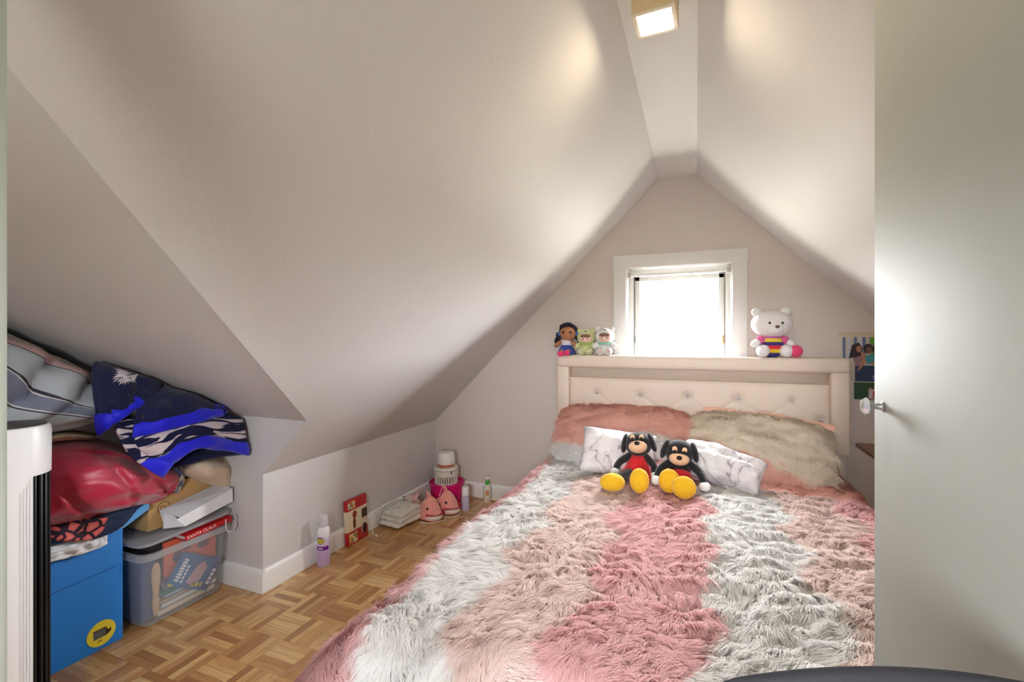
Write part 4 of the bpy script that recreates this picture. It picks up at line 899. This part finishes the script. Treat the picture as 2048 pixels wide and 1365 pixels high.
# navy fleece blanket with bright blue binding
bl_ = thing('fleece_blanket', 'navy fleece blanket with bright blue binding and white pattern heaped in the alcove', 'blanket', (-2.1, 1.3, .75)); blo = np.array((-2.1, 1.3, .75))
navy = M('navy_fleece', (14, 20, 62), .95, bump=.3, bscale=120, sheen=.15, var=.25, vscale=40)
bind = M('blue_binding', (14, 20, 216), .6, bump=.15, bscale=60, sheen=.2)
pat = NT('fleece_pattern', .95); tcp = pat.n('UVMap').outputs[0]
mp_ = pat.n('Mapping', {0: tcp, 'Scale': (7.5, 2.2, 1), 'Rotation': (0, 0, R(14))}).outputs[0]; nn = pat.n('TexNoise', {'Vector': mp_, 'Scale': 1.5, 'Detail': 1.5, 'Distortion': .8}).outputs['Fac']
pat.col(pat.ramp(nn, [(.50, lin((12, 18, 60))), (.53, lin((214, 200, 206)))]))
def panel_(name, rows, mat, seed, trim=None, nu=30, nv=40, wr=.006, th=.018):
    G = net(rows, nu, nv, wr, seed) - blo; o = grid_mesh(name, G, mat, bl_, thick=th)
    Nn = np.cross(np.gradient(G, axis=0), np.gradient(G, axis=1)); Nn /= np.linalg.norm(Nn, axis=2, keepdims=True) + 1e-9
    Fr = np.where(Nn[..., :1] > 0, G + Nn * th, G); Ou = np.where(Nn[..., :1] > 0, Nn, -Nn)
    for e in trim or []:
        A, O = (Fr, Ou) if e in 'bt' else (Fr.transpose(1, 0, 2), Ou.transpose(1, 0, 2))
        k = -1 if e in 'br' else 1; z0 = -1 if e in 'br' else 0
        w_ = 7 if e in 'bt' else 5
        off = A[z0] - A[z0 + 3 * k]; off /= np.linalg.norm(off, axis=1, keepdims=True) + 1e-9
        R_ = np.stack([A[z0 + w_ * k] + O[z0 + w_ * k] * .003, A[z0 + w_ // 2 * k] + O[z0 + w_ // 2 * k] * .010, A[z0] + O[z0] * .004 + off * .006, A[z0] - O[z0] * .012 + off * .008, A[z0] - O[z0] * (th + .006)], 0)
        grid_mesh('binding', catmull(R_, 14), bind, o, thick=.003)
    return o
panel_('inner_fold', [[(300, 885, -2.16), (360, 870, -2.14), (430, 865, -2.12), (485, 880, -2.10)], [(305, 915, -2.10), (360, 900, -2.07), (430, 893, -2.06), (487, 895, -2.06)], [(312, 945, -2.05), (365, 934, -2.03), (425, 918, -2.02), (488, 910, -2.03)]], navy, 101)
fold_c = panel_('patterned_fold', [[(226, 838, -2.06), (300, 835, -2.04), (380, 818, -2.03), (452, 806, -2.05)], [(234, 872, -1.99), (305, 862, -1.97), (388, 842, -1.96), (477, 838, -2.01)],
        [(262, 915, -1.97), (322, 896, -1.94), (395, 868, -1.93), (486, 875, -1.98)], [(318, 950, -1.97), (348, 914, -1.95), (402, 891, -1.94), (490, 906, -1.99)]], pat.m, 102, ['b'])
panel_('folded_corner', [[(280, 784, -2.08), (330, 760, -2.08), (385, 766, -2.06), (438, 794, -2.04)], [(275, 815, -2.01), (330, 800, -1.99), (390, 796, -1.98), (447, 806, -2.0)],
        [(268, 845, -1.98), (325, 828, -1.95), (385, 818, -1.95), (447, 815, -1.99)], [(262, 870, -1.98), (325, 857, -1.95), (385, 842, -1.95), (438, 826, -1.99)]], navy, 103, ['b', 'r'])
fold_a = panel_('upper_fold', [[(186, 716, -2.20), (225, 716, -2.16), (275, 736, -2.10), (330, 758, -2.06)], [(190, 760, -2.12), (225, 763, -2.06), (270, 770, -2.04), (318, 774, -2.04)],
        [(197, 815, -2.07), (222, 811, -2.03), (255, 800, -2.01), (300, 786, -2.03)], [(205, 864, -2.06), (222, 849, -2.03), (250, 823, -2.01), (287, 790, -2.03)]], navy, 104, ['b'])
# white burst woven into the upper fold: a spiky star lying on the cloth
G = net([[(186, 716, -2.20), (225, 716, -2.16), (275, 736, -2.10), (330, 758, -2.06)], [(190, 760, -2.12), (225, 763, -2.06), (270, 770, -2.04), (318, 774, -2.04)], [(197, 815, -2.07), (222, 811, -2.03), (255, 800, -2.01), (300, 786, -2.03)], [(205, 864, -2.06), (222, 849, -2.03), (250, 823, -2.01), (287, 790, -2.03)]], 30, 40, .006, 104) - blo
du_ = np.gradient(G, axis=0); dv_ = np.gradient(G, axis=1); Nn = np.cross(du_, dv_); Nn /= np.linalg.norm(Nn, axis=2, keepdims=True) + 1e-9
G = np.where(Nn[..., :1] > 0, G + Nn * .020, G - Nn * .002)
def onG(a, b):
    i, j = np.clip(a, 0, 1) * 28.999, np.clip(b, 0, 1) * 38.999; i0, j0 = int(i), int(j); fi, fj = i - i0, j - j0
    return G[i0, j0] * (1 - fi) * (1 - fj) + G[i0 + 1, j0] * fi * (1 - fj) + G[i0, j0 + 1] * (1 - fi) * fj + G[i0 + 1, j0 + 1] * fi * fj
st_ = MB(); rr = random.Random(4); c0 = (.27, .50)
for k in range(26):
    g = 2 * math.pi * k / 26; L_ = (.115 + .07 * abs(math.cos(g))) * rr.uniform(.75, 1.15); w_ = .16
    pts = [(c0[0] + f * L_ * math.sin(g + dg) * 1.15, c0[1] + f * L_ * math.cos(g + dg)) for f, dg in ((.0, 0), (.55, -w_), (1, 0), (.55, w_))]
    st_.raw([tuple(onG(*p)) for p in pts], [(0, 1, 2, 3)])
st_.build('white_burst', M('white_fleece', (222, 214, 220), .95), fold_a)

# brown box, paper bag, clear bin with books
BYA, BYB, BF = 1.255, 1.575, -2.165
brn = M('kraft_board', (196, 158, 106), .7, bump=.04, bscale=30, var=.05, vscale=8)
bx_ = thing('cardboard_box', 'plain brown cardboard box with a round stamp on top of the clear bin', 'box', (BF, (BYA + BYB) / 2, .372))
MB().box((-.19, 0, .092), (.38, BYB - BYA, .182), .003).build('carton', brn, bx_)
MB().box((-.19, 0, .1845), (.382, .05, .001)).build('tape', M('parcel_tape', (176, 140, 96), .3), bx_)
ring = [(.0008, -.098 + .024 * math.cos(a), .088 + .024 * math.sin(a)) for a in np.linspace(0, 2 * math.pi, 28)]
ink = M('stamp_ink', (96, 76, 52), .7)
st = MB().tube(ring, .0012, 5)
for y, z, w_, h_ in ((-.103, .094, .018, .002), (-.094, .086, .002, .014), (-.108, .080, .010, .002), (-.096, .074, .020, .002), (-.110, .088, .002, .012)): st.box((.0006, y, z), (.001, w_, h_))
st.build('round_stamp', ink, bx_)
# clear bin
bin_m = NT('frosted_plastic', .25); bin_m.t.nodes.remove(bin_m.b)
a_ = bin_m.n('BsdfTransparent', {0: (.93, .95, .97, 1)}); g_ = bin_m.n('BsdfPrincipled', {'Base Color': lin((206, 212, 220)), 'Roughness': .3}); 
mx = bin_m.n('MixShader', {0: .27, 1: a_.outputs[0], 2: g_.outputs[0]}); bin_m.t.links.new(mx.outputs[0], bin_m.t.nodes['Material Output'].inputs[0])
rim_m = NT('frosted_rim', .3); rim_m.t.nodes.remove(rim_m.b)
a_ = rim_m.n('BsdfTransparent', {0: (.95, .96, .97, 1)}); g_ = rim_m.n('BsdfPrincipled', {'Base Color': lin((202, 206, 212)), 'Roughness': .3})
mx = rim_m.n('MixShader', {0: .5, 1: a_.outputs[0], 2: g_.outputs[0]}); rim_m.t.links.new(mx.outputs[0], rim_m.t.nodes['Material Output'].inputs[0])
X0, X1_, YB0, YB1, ZH = -2.60, -2.085, 1.195, 1.555, .312
cb = thing('storage_bin', 'clear plastic storage bin full of books on the floor of the alcove', 'storage bin', ((X0 + X1_) / 2, (YB0 + YB1) / 2, 0))
hx2, hy2 = (X1_ - X0) / 2, (YB1 - YB0) / 2
def rrect(hx, hy, r, z, n=6):
    p = []
    for cx, cy, a0 in ((hx - r, hy - r, 0), (-hx + r, hy - r, 90), (-hx + r, -hy + r, 180), (hx - r, -hy + r, 270)):
        for i in range(n + 1): a = R(a0 + 90 * i / n); p.append((cx + r * math.cos(a), cy + r * math.sin(a), z))
    return p
def loft(loops, cap0=False, cap1=False):
    n = len(loops[0]); v = [p for l in loops for p in l]; f = [(j * n + i, j * n + (i + 1) % n, (j + 1) * n + (i + 1) % n, (j + 1) * n + i) for j in range(len(loops) - 1) for i in range(n)]
    if cap0: f.append(tuple(range(n - 1, -1, -1)))
    if cap1: f.append(tuple((len(loops) - 1) * n + i for i in range(n)))
    return MB().raw(v, f)
loft([rrect(hx2 - .03, hy2 - .03, .03, .002), rrect(hx2 - .012, hy2 - .012, .04, .008), rrect(hx2 + .006, hy2 + .004, .045, ZH - .03), rrect(hx2 + .010, hy2 + .008, .045, ZH)], cap0=True).build('tub', bin_m.m, cb)
loft([rrect(hx2 + .010, hy2 + .008, .045, ZH - .026), rrect(hx2 + .022, hy2 + .020, .05, ZH - .024), rrect(hx2 + .024, hy2 + .022, .05, ZH + .002), rrect(hx2 + .012, hy2 + .010, .045, ZH + .004)]).build('rim', rim_m.m, cb)
o = MB().tube([(hx2 + .028, hy2 - .030, ZH + .034), (hx2 + .034, hy2 - .034, ZH + .0), (hx2 + .036, hy2 - .026, ZH - .026), (hx2 + .036, hy2 + .0, ZH - .030), (hx2 + .034, hy2 + .018, ZH - .010), (hx2 + .030, hy2 + .020, ZH + .026), (hx2 + .028, hy2 + .012, ZH + .040)], .0032, 7).build('handle', M('handle_grey', (206, 204, 214), .35), cb)
lid = thing('bin_lid', 'translucent bin lid tilted on the books under the brown box', 'lid', ((X0 + X1_) / 2, (YB0 + YB1) / 2, ZH + .040)); lid.rotation_euler = (R(2.2), R(0), 0)
loft([rrect(hx2 + .012, hy2 + .012, .05, 0), rrect(hx2 + .018, hy2 + .022, .05, .003), rrect(hx2 + .018, hy2 + .022, .05, .015), rrect(hx2 + .008, hy2 + .008, .05, .016)], True, True).build('lid_plate', rim_m.m, lid)
def book(label, c, d, cover, e=None, group='books in the clear bin', spine=None):
    b = thing('book', label, 'book', (c[0], c[1], c[2] - d[2] / 2), 0, group); b.rotation_euler = e or (0, 0, 0)
    cm = M('cover_%d_%d_%d' % cover, cover, .4)
    b_ = MB(); b_.box((0, 0, .0012), (d[0], d[1], .0024), .0005); b_.box((0, 0, d[2] - .0012), (d[0], d[1], .0024), .0005); b_.box((d[0] / 2 - .0015, 0, d[2] / 2), (.003, d[1], d[2]), .0005); b_.build('cover', cm, b)
    MB().box((-.004, 0, d[2] / 2), (d[0] - .012, d[1] - .010, d[2] - .005)).build('pages', M('paper_pages', (226, 218, 200), .8), b)
    return b
zb = .012
for lab, th, cov, yl, yc in (('cream book at the bottom of the stack in the clear bin', .026, (222, 206, 176), .25, 1.395), ('white book, second from the bottom in the clear bin', .022, (220, 218, 214), .24, 1.405), ('tan book, third from the bottom in the clear bin', .016, (196, 170, 140), .24, 1.40),
                             ('pale blue book, fourth from the bottom in the clear bin', .018, (168, 190, 206), .22, 1.41), ('teal green book in the middle of the bin stack', .016, (44, 130, 122), .23, 1.39), ('lavender grey book near the top of the bin stack', .022, (150, 146, 168), .22, 1.41), ('dusty violet book on top of the bin stack', .018, (130, 104, 140), .23, 1.40)):
    book(lab, (-2.235, yc, zb + th / 2), (.22, yl, th - .001), cov); zb += th
fo = thing('orange_folder', 'bright orange folder with dark pictures upright inside the clear bin', 'folder', (-2.155, 1.425, zb + .002))
of = MB().box((0, 0, .078), (.016, .232, .152), .002).build('folder_body', M('orange_card', (236, 112, 84), .5), fo)
for i, (y, z, rw, rh) in enumerate(((-.02, .11, .03, .025), (.03, .12, .028, .022), (.055, .085, .03, .02), (-.06, .075, .024, .03))):
    MB().prism([(.0081, y + rw * math.cos(a), z + rh * math.sin(a)) for a in np.linspace(0, 6.28, 7)], (.0006, 0, 0)).build('picture_patch', M('patch_mauve', (120, 84, 104), .5), fo, smooth=0)
# comic leaning on the front wall of the bin
cq = [atX(u, v, -2.118) for u, v in ((331, 1174), (412, 1182), (445, 1119), (368, 1104))]; 
cm_ = thing('comic_book', 'blue comic book with white title lettering leaning inside the clear bin', 'book', cq[0]); q0 = cq[0]; Q = [p - q0 for p in cq]
MB().prism(Q, (-.006, 0, 0)).build('cover', M('comic_blue', (46, 104, 158), .4, var=.35, vscale=50), cm_, smooth=0)
def cmap(s, t_, x=.0006):                                 # s along the bottom edge, t_ up the left edge
    p = (Q[0] * (1 - s) + Q[1] * s) * (1 - t_) + (Q[3] * (1 - s) + Q[2] * s) * t_; return p + Vector((x, 0, 0))
def cshape(name, pts, m, x=.0006): return MB().prism([cmap(s, t_, x) for s, t_ in pts], (.0004, 0, 0)).build(name, m, cm_, smooth=0)
tw, ty, tv = M('title_white', (236, 236, 244), .4), M('title_yellow', (222, 194, 70), .4), M('title_violet', (70, 66, 120), .4)
for i in range(8): cshape('title_mark', [(.10 + .012 * (i % 2), .17 + .085 * i), (.21 + .01 * (i % 3), .16 + .085 * i), (.21, .225 + .085 * i), (.11, .23 + .085 * i)], tw)
for i in range(5): cshape('subtitle_mark', [(.26, .14 + .11 * i), (.31, .14 + .11 * i), (.31, .22 + .11 * i), (.26, .22 + .11 * i)], tw)
cshape('cover_panel', [(.38, .18), (.56, .10), (.70, .30), (.72, .70), (.60, .86), (.48, .72), (.44, .45)], M('cover_blush', (206, 164, 176), .4, var=.25, vscale=70))
cshape('cover_side_band', [(.84, .06), (1, .04), (.99, .96), (.86, .90)], tv)
for i in range(4): cshape('band_mark', [(.88, .20 + .13 * i), (.96, .19 + .13 * i), (.96, .29 + .13 * i), (.88, .30 + .13 * i)], tw, .0012)
for i in range(3): cshape('yellow_mark', [(.55 + .09 * i, .07 + .02 * i), (.62 + .09 * i, .07 + .02 * i), (.62 + .09 * i, .20 + .02 * i), (.55 + .09 * i, .20 + .02 * i)], ty)
cshape('corner_mark', [(.02, .01), (.16, .01), (.12, .07), (.03, .08)], ty)
# red book lying on the rim, with its title on the spine
sbk = thing('book', 'red hardback with its white spine title, jammed under the bin lid', 'book', (-2.064, 1.452, .319)); sbk.rotation_euler = (R(3), R(2), 0)
b_ = MB(); b_.box((-.10, 0, .0015), (.20, .215, .003)); b_.box((-.10, 0, .0225), (.20, .215, .003)); b_.box((-.002, 0, .012), (.004, .215, .024), .001); b_.build('cover', M('red_cover', (196, 24, 34), .35), sbk)
MB().box((-.10, 0, .012), (.19, .205, .017)).build('pages', M('paper_pages', (226, 218, 200), .8), sbk)
def text(name, s, size, m, parent, loc, rot):
    cu = bpy.data.curves.new(name, 'FONT'); cu.body = s; cu.size = size; cu.extrude = .0003; cu.align_x = 'CENTER'; cu.align_y = 'CENTER'
    tmp = bpy.data.objects.new(name, cu); C.objects.link(tmp); dg = bpy.context.evaluated_depsgraph_get(); me = bpy.data.meshes.new_from_object(tmp.evaluated_get(dg)); bpy.data.objects.remove(tmp); bpy.data.curves.remove(cu)
    me.materials.clear(); me.materials.append(m); o = bpy.data.objects.new(name, me); C.objects.link(o); o.parent = parent; o.location = loc; o.rotation_euler = rot; return o
text('spine_title', 'SANTA CLAUS', .0205, M('spine_white', (236, 230, 226), .5), sbk, (.0006, -.035, .012), (R(90), 0, R(90)))
# other things in the bin
t = thing('wooden_brush', 'pale wooden brush handle standing at the left inside the clear bin', 'brush', (-2.135, 1.268, .02))
G_ = catmull(np.array([(.008, 0), (.016, .05), (.013, .10), (.019, .17), (.012, .215), (.002, .222)], float), 14)
MB().lathe([(0, 0)] + [tuple(x) for x in G_], n=16).build('handle', M('pale_wood', (214, 176, 136), .5, var=.1, vscale=20), t).scale = (.5, 1, 1)
t = thing('navy_box', 'dark navy box standing at the left end inside the clear bin', 'box', (-2.24, 1.243, .012)); MB().box((0, 0, .13), (.20, .058, .26), .004).build('carton', M('navy_card', (84, 100, 132), .5), t)
MB().box((-.0, 0, .262), (.202, .060, .008), .002).build('lid', M('navy_lid', (60, 64, 74), .5), t)
# white paper bag lying on the lid
t = thing('paper_bag', 'white paper shopping bag lying on its side on the bin lid', 'bag', (-2.145, 1.29, .373), 0); wp = M('white_paper', (232, 234, 240), .6)
L0, Wb, Hb = .285, .085, .070
MB().prism([(0, .012, .030), (-.01, L0, .050), (-.014, L0, .050 + Hb), (-.004, .0, .012 + Hb)], (.0012, 0, 0)).build('rear_panel', wp, t, smooth=0)
MB().prism([(.072, .060, .004), (.068, L0, .040), (.066, L0, .040 + Hb * .86), (.074, .020, .048)], (.0012, 0, 0)).build('front_panel', wp, t, smooth=0)
MB().prism([(-.004, .0, .012 + Hb), (-.014, L0, .050 + Hb), (.066, L0, .040 + Hb * .86), (.074, .035, .050)], (0, 0, .0012)).build('top_panel', M('paper_grey', (206, 208, 216), .6), t, smooth=0)
MB().prism([(0, .02, .012 + Hb), (.036, .055, .030), (.074, .03, .048), (.072, .060, .004), (.0, .012, .0)], (0, .0012, 0)).build('gusset', wp, t, smooth=0)
MB().prism([(0, .02, .003), (.072, .06, .003), (.068, L0, .038), (-.01, L0, .046)], (0, 0, .001)).build('bottom_panel', wp, t, smooth=0)

# unidentified dark shape near the camera, lower right, modelled as a guessed backrest
t = thing('guessed_chair', 'dark grey rounded shape close to the camera, guessed as a backrest, in front of the open door', 'guessed_chair', (.16, .52, 0), R(20))
dk_ = M('dark_upholstery', (40, 40, 46), .7, bump=.1, bscale=80)
Gc = []
for i in range(33):
    s = -1 + 2 * i / 32; top = .899 - .020 * s * s - .05 * max(0, abs(s) - .8) * 5 * max(0, abs(s) - .8)
    w_ = .165; row = []
    for j in range(17):
        g = 2 * math.pi * j / 16; row.append((s * w_, .018 * math.cos(g) * (1 - .5 * abs(s) ** 4), (top + .46) / 2 + (top - .46) / 2 * math.copysign(abs(math.sin(g)) ** .3, math.sin(g))))
    Gc.append(row)
grid_mesh('backrest', np.array(Gc), dk_, t); MB().box((0, -.19, .44), (.34, .36, .06), .025, seg=3).build('seat', dk_, t)
for sx in (-1, 1):
    for sy in (-.34, -.03): MB().box((.14 * sx, sy, .207), (.026, .026, .414), .004).build('leg', black_m, t)

# small scuffs on the walls
sc_m = M('scuff_mark', (158, 148, 142), .8)
wl, wb_ = bpy.data.objects['wall_left'], bpy.data.objects['wall_back']
for u, v, l_ in ((663, 936, .012), (767, 1006, .014), (640, 958, .006), (706, 905, .006)):
    l_ *= .6; p = atX(u, v, XK + .0004); MB().prism([p + Vector((0, l_ * math.cos(a), .002 * math.sin(a) + .3 * l_ * math.cos(a))) for a in np.linspace(0, 6.28, 9)[:-1]], (.0004, 0, 0)).build('scuff', sc_m, wl, smooth=0)
for u, v, l_ in ((1018, 852, .010), (1022, 858, .012), (1016, 860, .005)):
    l_ *= .7; p = atY(u, v, Y1 - .0006); MB().prism([p + Vector((l_ * math.cos(a), 0, .002 * math.sin(a) + .6 * l_ * math.cos(a))) for a in np.linspace(0, 6.28, 9)[:-1]], (0, .0004, 0)).build('scuff', sc_m, wb_, smooth=0)
